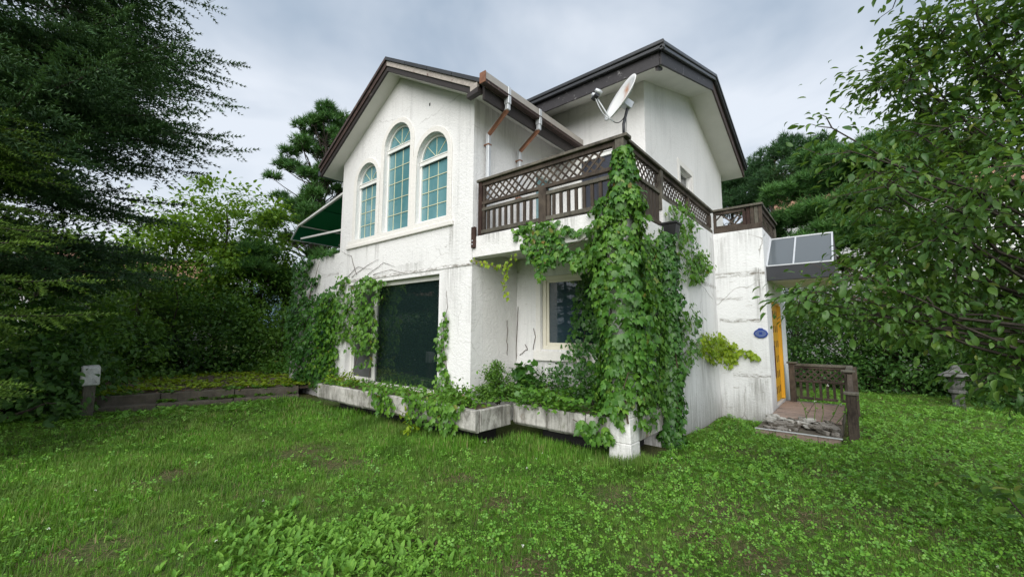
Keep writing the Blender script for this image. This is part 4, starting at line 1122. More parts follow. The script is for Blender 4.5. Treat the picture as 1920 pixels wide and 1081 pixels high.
# ------------------------------------------------------------------ neighbouring houses
def tiles(parent, xa, xb, y0, z0, y1, z1, mat, rows=7):
    for i in range(rows):
        a, b = i / rows, (i + 1.08) / rows
        p = [(y0 + (y1 - y0) * a, z0 + (z1 - z0) * a + 0.05), (y0 + (y1 - y0) * b, z0 + (z1 - z0) * b + 0.01), (y0 + (y1 - y0) * b, z0 + (z1 - z0) * b - 0.05), (y0 + (y1 - y0) * a, z0 + (z1 - z0) * a - 0.02)]
        MB().prism(p, 'x', xa, xb).build('tile_course', M[mat], parent)
def cottage(name, loc, label, w, d, h, rh, rot, wall, roofm, win=True):
    e = thing(name, loc, label, 'house')
    ws = [rect(-w * 0.32, -w * 0.12, 0.9, 2.1), rect(w * 0.1, w * 0.3, 0.9, 2.1)]
    parts = []
    parts.append(plate('front_wall', rect(-w / 2, w / 2, -0.5, h), ws, 'y', -d / 2, -d / 2 + 0.2, M[wall], None))
    parts.append(plate('back_wall', rect(-w / 2, w / 2, -0.5, h), [], 'y', d / 2 - 0.2, d / 2, M[wall], None))
    for x in (-w / 2 + 0.2, w / 2):
        parts.append(plate('gable_wall', [(-d / 2 + 0.2, -0.5), (d / 2 - 0.2, -0.5), (d / 2 - 0.2, h), (0, h + rh * 0.92), (-d / 2 + 0.2, h)], [], 'x', x - 0.001, x - 0.2, M[wall], None))
    for wx in ws:
        o = MB().box(wx[0][0], wx[1][0], -d / 2 + 0.08, -d / 2 + 0.1, 0.9, 2.1).build('window', M['glass_dark'], None)
        f = MB()
        for a in ((wx[0][0], wx[0][0] + 0.05, 0.9, 2.1), (wx[1][0] - 0.05, wx[1][0], 0.9, 2.1), (wx[0][0] + 0.05, wx[1][0] - 0.05, 0.9, 0.95), (wx[0][0] + 0.05, wx[1][0] - 0.05, 2.05, 2.1)):
            f.box(a[0], a[1], -d / 2 + 0.04, -d / 2 + 0.078, a[2], a[3])
        f.build('frame', M['pvc'], o)
        parts.append(o)
    rf = MB()
    for s in (-1, 1):
        rf.prism([(s * (d / 2 + 0.5), h - 0.25), (0, h + rh), (0, h + rh - 0.12), (s * (d / 2 + 0.5), h - 0.37)], 'x', -w / 2 - 0.4, w / 2 + 0.4)
    rf = rf.build('roof', M[roofm], None)
    for s in (-1, 1):
        tiles(rf, -w / 2 - 0.42, w / 2 + 0.42, s * (d / 2 + 0.52), h - 0.24, 0, h + rh + 0.01, roofm)
    parts.append(rf)
    parts.append(MB().box(-w / 2 - 0.41, -w / 2 - 0.36, -d / 2, d / 2, h - 0.1, h + 0.02).build('verge', M['pvc'], None))
    e.rotation_euler.z = rot
    for o in parts:
        o.parent = e
    return e
M['roof_brown'] = m_plain('roof_brown', (0.16, 0.095, 0.07), 0.8, 0.25, 5, 0.3)
cottage('neighbour_house', (-26.5, 3.0, 0), 'house with clay coloured tile roof half hidden behind the left trees', 5.5, 7, 3.2, 2.0, R(96), 'white_wall', 'clay')
cottage('neighbour_house', (-22.5, -5.2, 0), 'brown roofed house mirrored in the large sliding window', 8, 7, 3.1, 2.2, R(115), 'white_wall', 'roof_brown')
cottage('neighbour_house', (3.2, 27.5, 0.6), 'white walled house seen through the pine branches on the right', 12, 7, 7.0, 1.7, R(8), 'white_wall', 'clay')
# ------------------------------------------------------------------ foliage tools
rng = np.random.default_rng(11)
def unit(a):
    a = np.asarray(a, float)
    return a / (np.linalg.norm(a, axis=-1, keepdims=True) + 1e-9)
# leaf templates: (u along the leaf, v across, w along the normal), triangles
T_DIAMOND = (np.array([(0, 0, 0), (.42, .30, .05), (1, 0, -.10), (.42, -.30, .05)]), np.array([(0, 1, 2), (0, 2, 3)]))
T_SMALL = (np.array([(0, 0, 0), (.30, .27, .06), (.70, .20, .02), (1, 0, -.14), (.70, -.20, .02), (.30, -.27, .06), (.5, 0, -.02)]),
           np.array([(0, 6, 1), (1, 6, 2), (2, 6, 3), (3, 6, 4), (4, 6, 5), (5, 6, 0)]))
def _ovate():
    mid = [(0, 0, 0), (.12, 0, 0), (.38, 0, .015), (.65, 0, -.01), (.86, 0, -.07), (1.0, 0, -.16)]
    wd = {2: .24, 3: .25, 4: .13}
    V = list(mid); L, Rr = {}, {}
    for k, w in list(wd.items()) + [(1, .13)]:
        u, _, z = mid[k]
        L[k] = len(V); V.append((u, w, z + .22 * w))
        Rr[k] = len(V); V.append((u, -w, z + .22 * w))
    F = []
    for S, s in ((L, 1), (Rr, -1)):
        tr = [(0, 1, S[1])]
        for k in (1, 2, 3):
            tr += [(k, k + 1, S[k + 1]), (k, S[k + 1], S[k])]
        tr += [(4, 5, S[4])]
        F += [t if s > 0 else t[::-1] for t in tr]
    return np.array(V), np.array(F)
T_OVATE = _ovate()
T_LANCE = (T_OVATE[0] * [1, .72, 1], T_OVATE[1])
def _ivy():
    half = [(-.10, .20, -.03), (.12, .40, -.05), (.58, .50, -.12), (.56, .27, .02)]
    V = [(0, 0, 0), (.34, 0, .03), (1.0, 0, -.16)] + half + [(a, -b, c) for a, b, c in half]
    F = [(1, 0, 3), (1, 3, 4), (1, 4, 5), (1, 5, 6), (1, 6, 2), (1, 7, 0), (1, 8, 7), (1, 9, 8), (1, 10, 9), (1, 2, 10)]
    return np.array(V, float), np.array(F)
T_IVY = _ivy()
T_IVY2 = (T_IVY[0] * [1, .88, 1] + np.stack([0 * T_IVY[0][:, 0], .06 * T_IVY[0][:, 0], -.22 * T_IVY[0][:, 0] ** 2 - .25 * np.abs(T_IVY[0][:, 1])], -1), T_IVY[1])
T_CURL = (T_OVATE[0] * [1, .85, 1] + np.stack([0 * T_OVATE[0][:, 0], .10 * T_OVATE[0][:, 0] ** 2, -.30 * T_OVATE[0][:, 0] ** 2 + .35 * np.abs(T_OVATE[0][:, 1])], -1), T_OVATE[1])
def _spray(n=6, nl=.26, w=.042, seed=1):
    r = np.random.default_rng(seed)
    V, F = [], []
    for k in range(n):
        u = .04 + .88 * k / (n - 1)
        for rl in (0, 180, 60 + r.uniform(-20, 60)) if k % 2 else (0, 180, 90, -60 - r.uniform(0, 60)):
            a = R(62 + r.uniform(-12, 12) - 22 * u)
            l = nl * (1 - .30 * u) * r.uniform(.8, 1.1) * (1 if rl in (0, 180) else .75)
            ph = R(rl)
            d = np.array([math.cos(a), math.sin(a) * math.cos(ph), math.sin(a) * math.sin(ph)])
            b = len(V)
            V += [(u - w, 0, 0), (u + w, 0, 0), tuple(np.array([u, 0, 0]) + d * l)]
            F.append((b, b + 1, b + 2))
    b = len(V); V += [(.8, -w, 0), (.8, w, 0), (1.12, 0, .02)]; F.append((b, b + 1, b + 2))
    return np.array(V), np.array(F)
T_SPRAY = _spray()
def _tuft(n=10, w=.055, seed=2, cone=(18, 80)):
    r = np.random.default_rng(seed)
    V, F = [], []
    for k in range(n):
        th = R(r.uniform(*cone)); ph = 2 * math.pi * (k + r.uniform(-.3, .3)) / n * 2.0
        d = np.array([math.cos(th), math.sin(th) * math.cos(ph), math.sin(th) * math.sin(ph)])
        s = np.cross(d, r.normal(size=3)); s /= np.linalg.norm(s)
        b = len(V)
        V += [tuple(s * w), tuple(-s * w), tuple(d * r.uniform(.8, 1.05))]
        F.append((b, b + 1, b + 2))
    return np.array(V), np.array(F)
T_TUFT = _tuft()
T_BLADE = (np.array([(0, .5, 0), (0, -.5, 0), (.5, .38, .06), (.5, -.38, .06), (1, 0, .30)]), np.array([(0, 1, 3), (0, 3, 2), (2, 3, 4)]))
T_CLOVER = None
def _clover():
    V, F = [], []
    for k in range(3):
        a = R(120 * k); d = np.array([math.cos(a), math.sin(a)]); s = np.array([-d[1], d[0]])
        b = len(V)
        for u, v, w in ((.05, 0, 0), (.55, .34, .06), (.98, .24, .04), (.90, 0, -.02), (.98, -.24, .04), (.55, -.34, .06)):
            q = d * u + s * v; V.append((q[0], q[1], w))
        F += [(b, b + 1, b + 3), (b + 1, b + 2, b + 3), (b, b + 3, b + 5), (b + 3, b + 4, b + 5)]
    return np.array(V), np.array(F)
T_CLOVER = _clover()

def leaf_mesh(name, tpl, P, X, Z, S, wid=None):
    V, F = tpl
    n = len(P)
    X = unit(X); Y = unit(np.cross(Z, X)); Z = np.cross(X, Y)
    S = np.broadcast_to(np.asarray(S, float), (n,))
    W = S if wid is None else np.broadcast_to(np.asarray(wid, float), (n,))
    VV = (P[:, None, :] + (V[None, :, 0, None] * S[:, None, None]) * X[:, None, :]
          + (V[None, :, 1, None] * W[:, None, None]) * Y[:, None, :] + (V[None, :, 2, None] * S[:, None, None]) * Z[:, None, :])
    FF = F[None] + (np.arange(n) * len(V))[:, None, None]
    return raw_mesh(name, VV.reshape(-1, 3), FF.reshape(-1, 3), 3)
def leaves(name, tpl, P, X, Z, S, mat, parent=None, wid=None, stuff=True):
    o = link(name, leaf_mesh(name, tpl, P, X, Z, S, wid), parent, mat)
    if stuff: o['kind'] = 'stuff'
    return o
def leaf_pieces(tpl, P, X, Z, S, mat, parent, name='leaf'):
    """single leaves as pieces sharing one mesh"""
    me = raw_mesh('leaf', tpl[0], tpl[1], 3); me.materials.append(mat)
    X = unit(X); Y = unit(np.cross(Z, X)); Z = np.cross(X, Y)
    S = np.broadcast_to(np.asarray(S, float), (len(P),))
    for p, x, y, z, s in zip(P, X, Y, Z, S):
        o = link(name, me, parent)
        o.matrix_basis = Matrix(((x[0] * s, y[0] * s, z[0] * s, p[0]), (x[1] * s, y[1] * s, z[1] * s, p[1]), (x[2] * s, y[2] * s, z[2] * s, p[2]), (0, 0, 0, 1)))
def rdir(n, zbias=0.0, r=None):
    r = r or rng
    a = r.normal(size=(n, 3)); a[:, 2] += zbias
    return unit(a)
def wander(a, b, n, amp, r=None):
    r = r or rng
    a, b = np.array(a, float), np.array(b, float)
    t = np.linspace(0, 1, n)[:, None]
    o = np.cumsum(r.normal(size=(n, 3)), 0) * amp
    o -= o[0] + (o[-1] - o[0]) * t
    return a + (b - a) * t + o

# ------------------------------------------------------------------ lawn: blades, clover, plantain (uncountable)
def lawn_pts(n, rmin, rmax, spread=1.0, cx=(-62, 24)):
    """points in a wide fan about the lawn in front of the house"""
    a = rng.uniform(39.8 - 62 , 39.8 + 62, n * 2)
    rr = np.sqrt(rng.uniform(rmin ** 2, rmax ** 2, n * 2))
    x, y = -np.sin(np.radians(a)) * rr, np.cos(np.radians(a)) * rr
    q = np.stack([x, y], -1)
    d0 = bx[0]; rel = q - d0
    side = rel @ nk                                  # beyond the kerb -> not lawn
    ok = (side < 0.02) | (rel @ dk < -1.3)
    ok &= ~((x < -4.05) & (y > 4.35) & (x > -12))     # house footprint
    ok &= ~((x < -2.1) & (y > 5.2) & (x > -12))
    ok &= ~((x < -2.1) & (y > 6.1))
    ok &= ~((x < -1.25) & (y > 9.25))
    ok &= ~((x > -1.45) & (x < -0.2) & (y > 8.08) & (y < 11.3))
    ok &= (y < 16.5)
    return q[ok][:n]
def vnoise(q, s, seed):
    """cheap smooth noise 0..1"""
    r = np.random.default_rng(seed)
    v = np.zeros(len(q))
    for k in range(5):
        w = r.normal(size=2) * s * (1 + 0.5 * k); v += np.sin(q @ w + r.uniform(0, 6.3)) / (1 + 0.35 * k)
    return 0.5 + v / 6.4
BARE = [(np.array(on('z', 0, px, py)[:2]), rad) for px, py, rad in ((935, 940, .22), (1420, 1055, .35), (1360, 960, .35), (1500, 975, .30), (640, 870, .45), (790, 1035, .22), (1310, 1010, .2), (1390, 845, .5), (1545, 880, .4), (560, 850, .5), (1000, 1070, .3), (300, 900, .5), (860, 900, .35), (1150, 930, .35), (1240, 1075, .3), (120, 1040, .4), (1650, 960, .35))]
def bare(q):
    m = np.zeros(len(q))
    for c, r_ in BARE:
        d = np.hypot(*(q - c).T) / r_
        m = np.maximum(m, np.clip(1.25 - d, 0, 1))
    return m
def tuft_proto(name, nb, rad, h0, h1, w, seed):
    """a small sward clump of bent blades"""
    r = np.random.default_rng(seed)
    az = r.uniform(0, 2 * np.pi, nb); d = rad * np.sqrt(r.uniform(0, 1, nb)); pa = r.uniform(0, 2 * np.pi, nb)
    P = np.column_stack([np.cos(pa) * d, np.sin(pa) * d, np.full(nb, -.004)])
    lean = r.uniform(.2, 2.4, nb)
    X = np.column_stack([np.cos(az) * lean, np.sin(az) * lean, np.ones(nb)])
    Z = np.column_stack([-np.cos(az), -np.sin(az), np.full(nb, .25)])
    me = leaf_mesh(name, T_BLADE, P, X, Z, r.uniform(h0, h1, nb), w * r.uniform(.7, 1.3, nb))
    me.materials.append(M['grass'])
    return bpy.data.objects.new(name, me)          # source shape for the scatter below, not placed itself
def scatter(name, label, cat, P, S, proto):
    me = bpy.data.meshes.new(name)
    me.vertices.add(len(P)); me.vertices.foreach_set('co', np.ascontiguousarray(P, np.float32).ravel())
    for an, v in (('sc', S), ('rz', rng.uniform(0, 6.283, len(P)))):
        me.attributes.new(an, 'FLOAT', 'POINT').data.foreach_set('value', np.ascontiguousarray(v, np.float32))
    o = link(name, me, None, M['grass'])
    ng = bpy.data.node_groups.new(name, 'GeometryNodeTree')
    ng.interface.new_socket('Geometry', in_out='INPUT', socket_type='NodeSocketGeometry')
    ng.interface.new_socket('Geometry', in_out='OUTPUT', socket_type='NodeSocketGeometry')
    N, Lk = ng.nodes.new, ng.links.new
    gi, go, ip, oi, cx = N('NodeGroupInput'), N('NodeGroupOutput'), N('GeometryNodeInstanceOnPoints'), N('GeometryNodeObjectInfo'), N('ShaderNodeCombineXYZ')
    a1, a2 = N('GeometryNodeInputNamedAttribute'), N('GeometryNodeInputNamedAttribute')
    a1.data_type = a2.data_type = 'FLOAT'
    a1.inputs['Name'].default_value, a2.inputs['Name'].default_value = 'sc', 'rz'
    oi.inputs['Object'].default_value = proto
    Lk(gi.outputs[0], ip.inputs['Points']); Lk(oi.outputs['Geometry'], ip.inputs['Instance'])
    Lk(a2.outputs[0], cx.inputs[2]); Lk(cx.outputs[0], ip.inputs['Rotation']); Lk(a1.outputs[0], ip.inputs['Scale'])
    Lk(ip.outputs[0], go.inputs[0])
    o.modifiers.new('scatter', 'NODES').node_group = ng
    o['kind'] = 'stuff'
    return tag(o, label, cat)
def grass_layer(name, n, r0, r1, proto, label, seed=0):
    q = lawn_pts(n, r0, r1)
    den = vnoise(q, 1.1, 5) * 0.6 + vnoise(q, 4.0, 6) * 0.5
    keep = rng.uniform(0, 1, len(q)) < np.clip(den + 0.42, 0, 1) * (1 - 0.9 * bare(q))
    q = q[keep]; n = len(q)
    tall = np.clip(vnoise(q, 0.8, 9) * 1.3 - .15, 0, 1)
    nearhouse = np.exp(-((q[:, 1] - np.where(q[:, 0] < -4.05, 4.0, 4.85)) / 0.45) ** 2) * ((q[:, 0] < -2) & (q[:, 0] > -10)) * (.5 + .9 * vnoise(q, 2.5, 14))
    S = rng.uniform(.6, 1.25, n) * (0.46 + 0.58 * tall + 1.0 * nearhouse) * (1 - .22 * np.clip((q[:, 0] + 4.0) / 3, 0, 1) * (1 - nearhouse))
    return scatter(name, label, 'grass', np.column_stack([q, gz(q[:, 0], q[:, 1])]), S, proto)
grass_layer('grass', 24000, 1.4, 4.2, tuft_proto('near_sward', 18, .042, .022, .085, .0042, 1), 'short uneven grass of the near lawn')
grass_layer('grass', 30000, 4.2, 8.0, tuft_proto('middle_sward', 18, .062, .025, .095, .0065, 2), 'grass of the middle lawn before the house')
grass_layer('grass', 34000, 8.0, 19.0, tuft_proto('far_sward', 16, .095, .035, .11, .012, 3), 'grass of the far lawn by the porch and kerb')
# clover and small weeds
def clover_layer(name, n, r0, r1, s, label, thr=0.45):
    q = lawn_pts(n, r0, r1)
    den = vnoise(q, 0.9, 21) * 0.7 + vnoise(q, 3.0, 22) * 0.5 + 0.25 * np.clip((q[:, 0] + 3.5) / 3, 0, 1)
    keep = rng.uniform(0, 1, len(q)) < np.clip((den - thr) * 3.2, 0.05, 1) * (1 - 0.8 * bare(q))
    q = q[keep]; n = len(q)
    P = np.column_stack([q, gz(q[:, 0], q[:, 1]) + rng.uniform(0.022, 0.085, n)])
    Z = unit(np.column_stack([rng.normal(0, .35, n), rng.normal(0, .35, n), np.ones(n)]))
    X = rdir(n)
    o = leaves(name, T_CLOVER, P, X, Z, s * rng.uniform(0.6, 1.35, n), M['clover'])
    return tag(o, label, 'weeds')
clover_layer('clover', 13000, 1.5, 5.0, 0.019, 'clover spreading through the near lawn')
clover_layer('clover', 12000, 5.0, 11.0, 0.026, 'clover and creeping weeds through the middle lawn', 0.40)
clover_layer('clover', 3500, 10.0, 18.0, 0.040, 'leafy weeds over the far lawn', 0.40)
def clover_right(name, n, r0, r1, s, label):
    q = lawn_pts(n * 4, r0, r1)
    q = q[(q[:, 0] > -3.6) & (rng.uniform(0, 1, len(q)) < np.clip((q[:, 0] + 3.6) / 1.6, 0, 1)) & (vnoise(q, 2.4, 25) > .36)][:n]
    n = len(q)
    P = np.column_stack([q, gz(q[:, 0], q[:, 1]) + rng.uniform(0.03, 0.085, n)])
    Z = unit(np.column_stack([rng.normal(0, .4, n), rng.normal(0, .4, n), np.ones(n)]))
    return tag(leaves(name, T_CLOVER, P, rdir(n), Z, s * rng.uniform(0.5, 1.4, n), M['clover']), label, 'weeds')
clover_right('clover', 5200, 1.6, 6.0, 0.024, 'clover carpet right of the column in the near lawn')
clover_right('clover', 4600, 6.0, 14.0, 0.036, 'creeping weed carpet between column and porch')
# broad leaves: plantain patch and scattered rosettes
def rosettes(name, C, nl, size, mat, label, cat='weeds', up=(0.35, 1.0), tpl=T_OVATE):
    C = np.asarray(C); m = len(C)
    k = np.repeat(np.arange(m), nl); n = len(k)
    az = rng.uniform(0, 2 * np.pi, n); el = rng.uniform(up[0], up[1], n)
    X = np.column_stack([np.cos(az), np.sin(az), el])
    P = C[k] + np.column_stack([np.cos(az), np.sin(az), np.zeros(n)]) * 0.006
    Z = np.column_stack([-np.cos(az) * el, -np.sin(az) * el, np.ones(n)]) + rng.normal(0, .25, (n, 3))
    S = size * rng.uniform(0.4, 1.35, n)
    return tag(leaves(name, tpl, P, X, Z, S, mat), label, cat)
poly = [(395, 1010), (470, 985), (600, 960), (700, 948), (790, 975), (850, 990), (815, 1040), (770, 1095), (520, 1100), (455, 1060)]
wp = np.array([on('z', 0.0, *p)[:2] for p in poly])
def inside(q, poly):
    q = np.atleast_2d(q); c = np.zeros(len(q), bool)
    j = len(poly) - 1
    for i in range(len(poly)):
        a, b = poly[i], poly[j]
        cr = ((a[1] > q[:, 1]) != (b[1] > q[:, 1])) & (q[:, 0] < (b[0] - a[0]) * (q[:, 1] - a[1]) / (b[1] - a[1] + 1e-12) + a[0])
        c ^= cr; j = i
    return c
q = rng.uniform(wp.min(0) - .5, wp.max(0) + .5, (4200, 2))
q = q[inside(q + rng.normal(0, .20, q.shape), wp)]
q = q[vnoise(q, 3.2, 77) > .36][:560]
rosettes('plantain_patch', np.column_stack([q, gz(q[:, 0], q[:, 1])]), 6, 0.068, M['plantain'], 'dense patch of broad plantain leaves in the foreground lawn', up=(0.4, 2.2), tpl=T_LANCE)
q = lawn_pts(1500, 1.6, 9.0)
q = q[vnoise(q, 1.2, 33) > 0.50][:520]
rosettes('broadleaf_weed', np.column_stack([q, gz(q[:, 0], q[:, 1])]), 5, 0.052, M['clover'], 'scattered broad leaved weeds through the lawn')
q = lawn_pts(900, 5.0, 17.0); q = q[(q[:, 0] > -2.2)][:420]
rosettes('broadleaf_weed', np.column_stack([q, gz(q[:, 0], q[:, 1])]), 6, 0.090, M['clover'], 'leafy ground weeds right of the column and before the porch', tpl=T_SMALL)
q = lawn_pts(1200, 7.5, 13.5); q = q[(q[:, 0] < -7.5) & (np.abs((q - bx[0]) @ nk) < 1.3)][:260]
rosettes('broadleaf_weed', np.column_stack([q, gz(q[:, 0], q[:, 1])]), 6, 0.11, M['clover'], 'tangle of weeds along the foot of the kerb', tpl=T_SMALL)
q = lawn_pts(400, 1.8, 6.0)[:42]
tag(leaves('clover_flower', T_CLOVER, np.column_stack([q, gz(q[:, 0], q[:, 1]) + .085]), rdir(len(q)), rdir(len(q), 3), 0.011, M['flower']), 'tiny white clover flowers dotted over the lawn', 'flowers')
# dry thatch on the worn spots
tq = np.concatenate([c + rng.normal(0, r_ * .5, (260, 2)) for c, r_ in BARE])
tag(leaves('dry_thatch', T_BLADE, np.column_stack([tq, gz(*tq.T) + .008]), rdir(len(tq)) * [1, 1, .15], rdir(len(tq), 3), 0.05 * rng.uniform(.5, 1.3, len(tq)), M['leaf_litter'], None, 0.004), 'dry thatch on the worn patches of lawn', 'thatch')

# ------------------------------------------------------------------ ground cover of the bed and planters
def bed_pts(n):
    u, v = rng.uniform(-1.1, 5.6, n), rng.uniform(0.35, 5.5, n)
    return bx[0] + dk * u[:, None] + nk * v[:, None]
q = bed_pts(2600)
d_ = vnoise(q, 1.6, 41) + 0.35 * ((q - bx[0]) @ dk > 3.2) + 0.06 * ((q - bx[0]) @ nk)
q = q[d_ > 0.44][:1700]
rosettes('bed_ground_cover', np.column_stack([q, np.full(len(q), .285)]), 5, 0.10, M['ivy_yellow'], 'bright creeping ground cover over the raised bed', 'ground cover', (0.15, .9), T_SMALL)
q = bed_pts(900)
tag(leaves('leaf_litter', T_SMALL, np.column_stack([q, np.full(len(q), .30)]), rdir(len(q)) * [1, 1, .2], rdir(len(q), 3), .075, M['leaf_litter']), 'dead brown leaves lying on the raised bed', 'leaf litter')
def box_fill(name, x0, x1, y0, y1, z, n, size, mat, label, cat, zr=0.10, tpl=T_IVY, dens=None):
    q = rng.uniform((x0, y0), (x1, y1), (n, 2))
    v = vnoise(q, 2.2, int(abs(x0 * 7)) + 3)
    q = q[v > 0.40]; n = len(q)
    P = np.column_stack([q, z + rng.uniform(-.02, zr, n) * (0.5 + vnoise(q, 3.0, 8))])
    az = rng.uniform(0, 2 * np.pi, n)
    X = np.column_stack([np.cos(az), np.sin(az) - .25, rng.uniform(-.7, .35, n)])
    Z = np.column_stack([rng.normal(0, .4, n), rng.normal(0, .4, n) - .4, np.ones(n)])
    return tag(leaves(name, tpl, P, X, Z, size * rng.uniform(.6, 1.3, n), mat), label, cat)
_u = rng.uniform(0, 3.8, 420); _v = rng.uniform(.15, .75, 420)
_q = bx[0] + dk * _u[:, None] + nk * _v[:, None]
_q = _q[vnoise(_q, 2.6, 91) > .52]
rosettes('kerb_creeper', np.column_stack([_q, .12 + .16 * (((_q - bx[0]) @ nk) > .33)]), 6, 0.085, M['ivy_bright'], 'creepers spilling over the kerb steps', 'creeper', (-.3, .8), T_SMALL)
box_fill('planter_creeper', -8.6, -4.2, 4.12, 4.84, .53, 1100, .062, M['ivy_bright'], 'low creepers filling the long planter', 'creeper')
box_fill('planter_creeper', -4.6, -2.2, 4.80, 6.0, .55, 1500, .075, M['ivy'], 'dense creepers filling the short planter under the balcony', 'creeper', .22)
# ------------------------------------------------------------------ climbing ivy
AXN = {'x': np.array([1.0, 0, 0]), 'y': np.array([0, -1.0, 0])}
def hang(P, N, tilt=0.45):
    n = len(P)
    Zv = N * 1.0 + np.array([0, 0, tilt]) + rng.normal(0, .30, (n, 3))
    Xv = np.array([0, 0, -1.0]) + N * 0.28 + rng.normal(0, .38, (n, 3))
    return Xv, Zv
def wall_patch(axis, val, poly, n, depth=0.10, edge=0.05, thin=0.25, seed=1):
    """points on a wall inside an outline, thinned by noise"""
    W = np.array([on(axis, val, *p) for p in poly])
    k = 1 if axis == 'x' else 0
    w2 = W[:, [k, 2]]
    q = rng.uniform(w2.min(0) - edge, w2.max(0) + edge, (n * 6, 2))
    q = q[inside(q + rng.normal(0, edge, q.shape), w2)]
    q = q[vnoise(q, 5.0, seed) > thin][:n]
    d = val + (1 if axis == 'x' else -1) * rng.uniform(0.015, depth, len(q)) * (.3 + vnoise(q, 4.0, seed + 1))
    P = np.column_stack([d, q[:, 0], q[:, 1]]) if axis == 'x' else np.column_stack([q[:, 0], d, q[:, 1]])
    return P, np.repeat(AXN[axis][None], len(P), 0)
def ivy(name, label, base, sets, size, mat, stems=(), pieces=0, stem_mat='vine'):
    e = thing(name, base, label, 'ivy', 'ivy climbing on the house')
    P = np.concatenate([s[0] for s in sets]); N = np.concatenate([s[1] for s in sets])
    X, Z = hang(P, N)
    S = size * rng.uniform(0.42, 1.30, len(P))
    if pieces:
        dist = np.linalg.norm(P - EYE, axis=1) - 4.0 * S
        o = np.argsort(dist)
        a, b = o[:pieces], o[pieces:]
        leaf_pieces(T_IVY, P[a], X[a], Z[a], S[a], mat, e)
    else:
        b = np.arange(len(P))
    leaves('foliage', T_IVY, P[b][::2], X[b][::2], Z[b][::2], S[b][::2], mat, e)
    leaves('foliage', T_IVY2, P[b][1::2], X[b][1::2], Z[b][1::2], S[b][1::2], mat, e)
    if len(stems):
        mb = MB()
        for pts, r0 in stems:
            mb.tube(pts, list(np.linspace(r0, r0 * .35, len(pts))), 5)
        mb.build('stem', M[stem_mat], e)
    return e
def px_stem(axis, val, pts, r0=0.008, sub=3, amp=0.010):
    off = AXN[axis] * 0.012
    w = [on(axis, val, *p) + off for p in pts]
    out = []
    for a, b in zip(w[:-1], w[1:]):
        out += list(wander(a, b, sub + 2, amp))[:-1]
    out.append(w[-1])
    for p in out:
        i = 'xyz'.index(axis)
        p[i] = w[0][i] + (abs(p[i] - w[0][i]) if axis == 'x' else -abs(p[i] - w[0][i]))
    return (out, r0)
# the column
cc = np.array([c0[0], c0[1]])
n = 5400
zc = rng.uniform(0.42, 3.35, n); th = rng.uniform(0, 2 * np.pi, n)
qq = np.column_stack([th * 1.2, zc * 2.2])
rr = 0.165 + 0.27 * np.clip(vnoise(qq, 2.0, 51) * 1.5 - .25, 0, 1) * rng.uniform(.35, 1.1, n) + 0.05 * np.clip((zc - 1.0), 0, 1)
rr *= np.where(zc < 0.7, 0.75 + 0.3 * rng.uniform(0, 1, n), 1.0)
keep = (vnoise(qq, 4.5, 52) > 0.25) & ~((zc < 0.62) & (vnoise(qq, 3, 53) > 0.5))
Nn = np.column_stack([np.cos(th), np.sin(th), np.zeros(n)])
Pc = np.column_stack([cc[0] + Nn[:, 0] * rr, cc[1] + Nn[:, 1] * rr, zc])
col1 = (Pc[keep], Nn[keep])
n = 750
zc = rng.uniform(3.2, 4.02, n); th = rng.uniform(0, 2 * np.pi, n)
rr = (0.10 + 0.13 * rng.uniform(.2, 1, n)) * (1.15 - 0.55 * (zc - 3.2) / .8)
Nn = np.column_stack([np.cos(th), np.sin(th), np.zeros(n)])
pc = np.array([XC - 0.03, YF + 0.06])
col2 = (np.column_stack([pc[0] + Nn[:, 0] * rr, pc[1] + Nn[:, 1] * rr, zc]), Nn)
p3_ = wall_patch('y', YF + 0.02, [(960, 432), (1000, 418), (1055, 416), (1080, 430), (1130, 428), (1165, 422), (1160, 445), (1130, 440), (1075, 440), (1062, 470), (1045, 480), (1025, 500), (1016, 540), (1008, 505), (990, 470)], 460, .14, .02, .2, 60)
p4_ = wall_patch('y', YF + 0.10, [(1000, 480), (1060, 474), (1140, 470), (1140, 496), (1080, 506), (1060, 498), (1030, 500)], 230, .2, .03, .25, 61)
st = [(wander((cc[0] + a, cc[1] - .15, .5), (cc[0] + b, cc[1] - .17, 3.1), 14, .03), .014) for a, b in ((-.1, -.05), (.02, .1), (.12, .0))]
st.append(px_stem('y', YF - 0.0, [(1165, 415), (1100, 445), (1050, 470), (1000, 460)], .008))
st += [(wander((cc[0] + a, cc[1] - .16, .7), (cc[0] + b, cc[1] - .15, 2.9), 16, .045), .007) for a, b in ((-.14, .1), (.1, -.1), (0, .14))]
st.append((wander((XC + .03, YF - .03, 3.0), (XC - .02, YF - .02, 4.0), 8, .02), .009))
p5_ = wall_patch('x', XC - 0.03, [(1188, 440), (1235, 425), (1246, 520), (1244, 760), (1222, 800), (1200, 790), (1192, 640)], 800, .16, .05, .18, 76)
ivy('ivy', 'big lobed ivy wrapping the balcony column up to the corner post', (cc[0], cc[1], 0), [col1, col2, p3_, p4_, p5_], 0.088, M['ivy'], st, 280)
# dangling yellowing shoot left of the column
sh = [on('y', YF - .02, *p) for p in ((880, 488), (905, 492), (930, 500), (950, 497), (968, 478))]
sh2 = [on('y', YF - .02, *p) for p in ((945, 500), (948, 515), (944, 530), (952, 558))]
pts = np.concatenate([np.array(a) + (np.array(b) - a) * np.linspace(0, 1, 9)[:, None] for s in (sh, sh2) for a, b in zip(s[:-1], s[1:])])
pts = pts + rng.normal(0, .028, pts.shape)
e_ = ivy('ivy', 'thin yellowing ivy shoot dangling under the balcony left end', sh[0], [(pts, np.repeat(AXN['y'][None], len(pts), 0))], .068, M['ivy_yellow'], [(sh, .006), (sh2, .004)], 0, 'vine_pale')
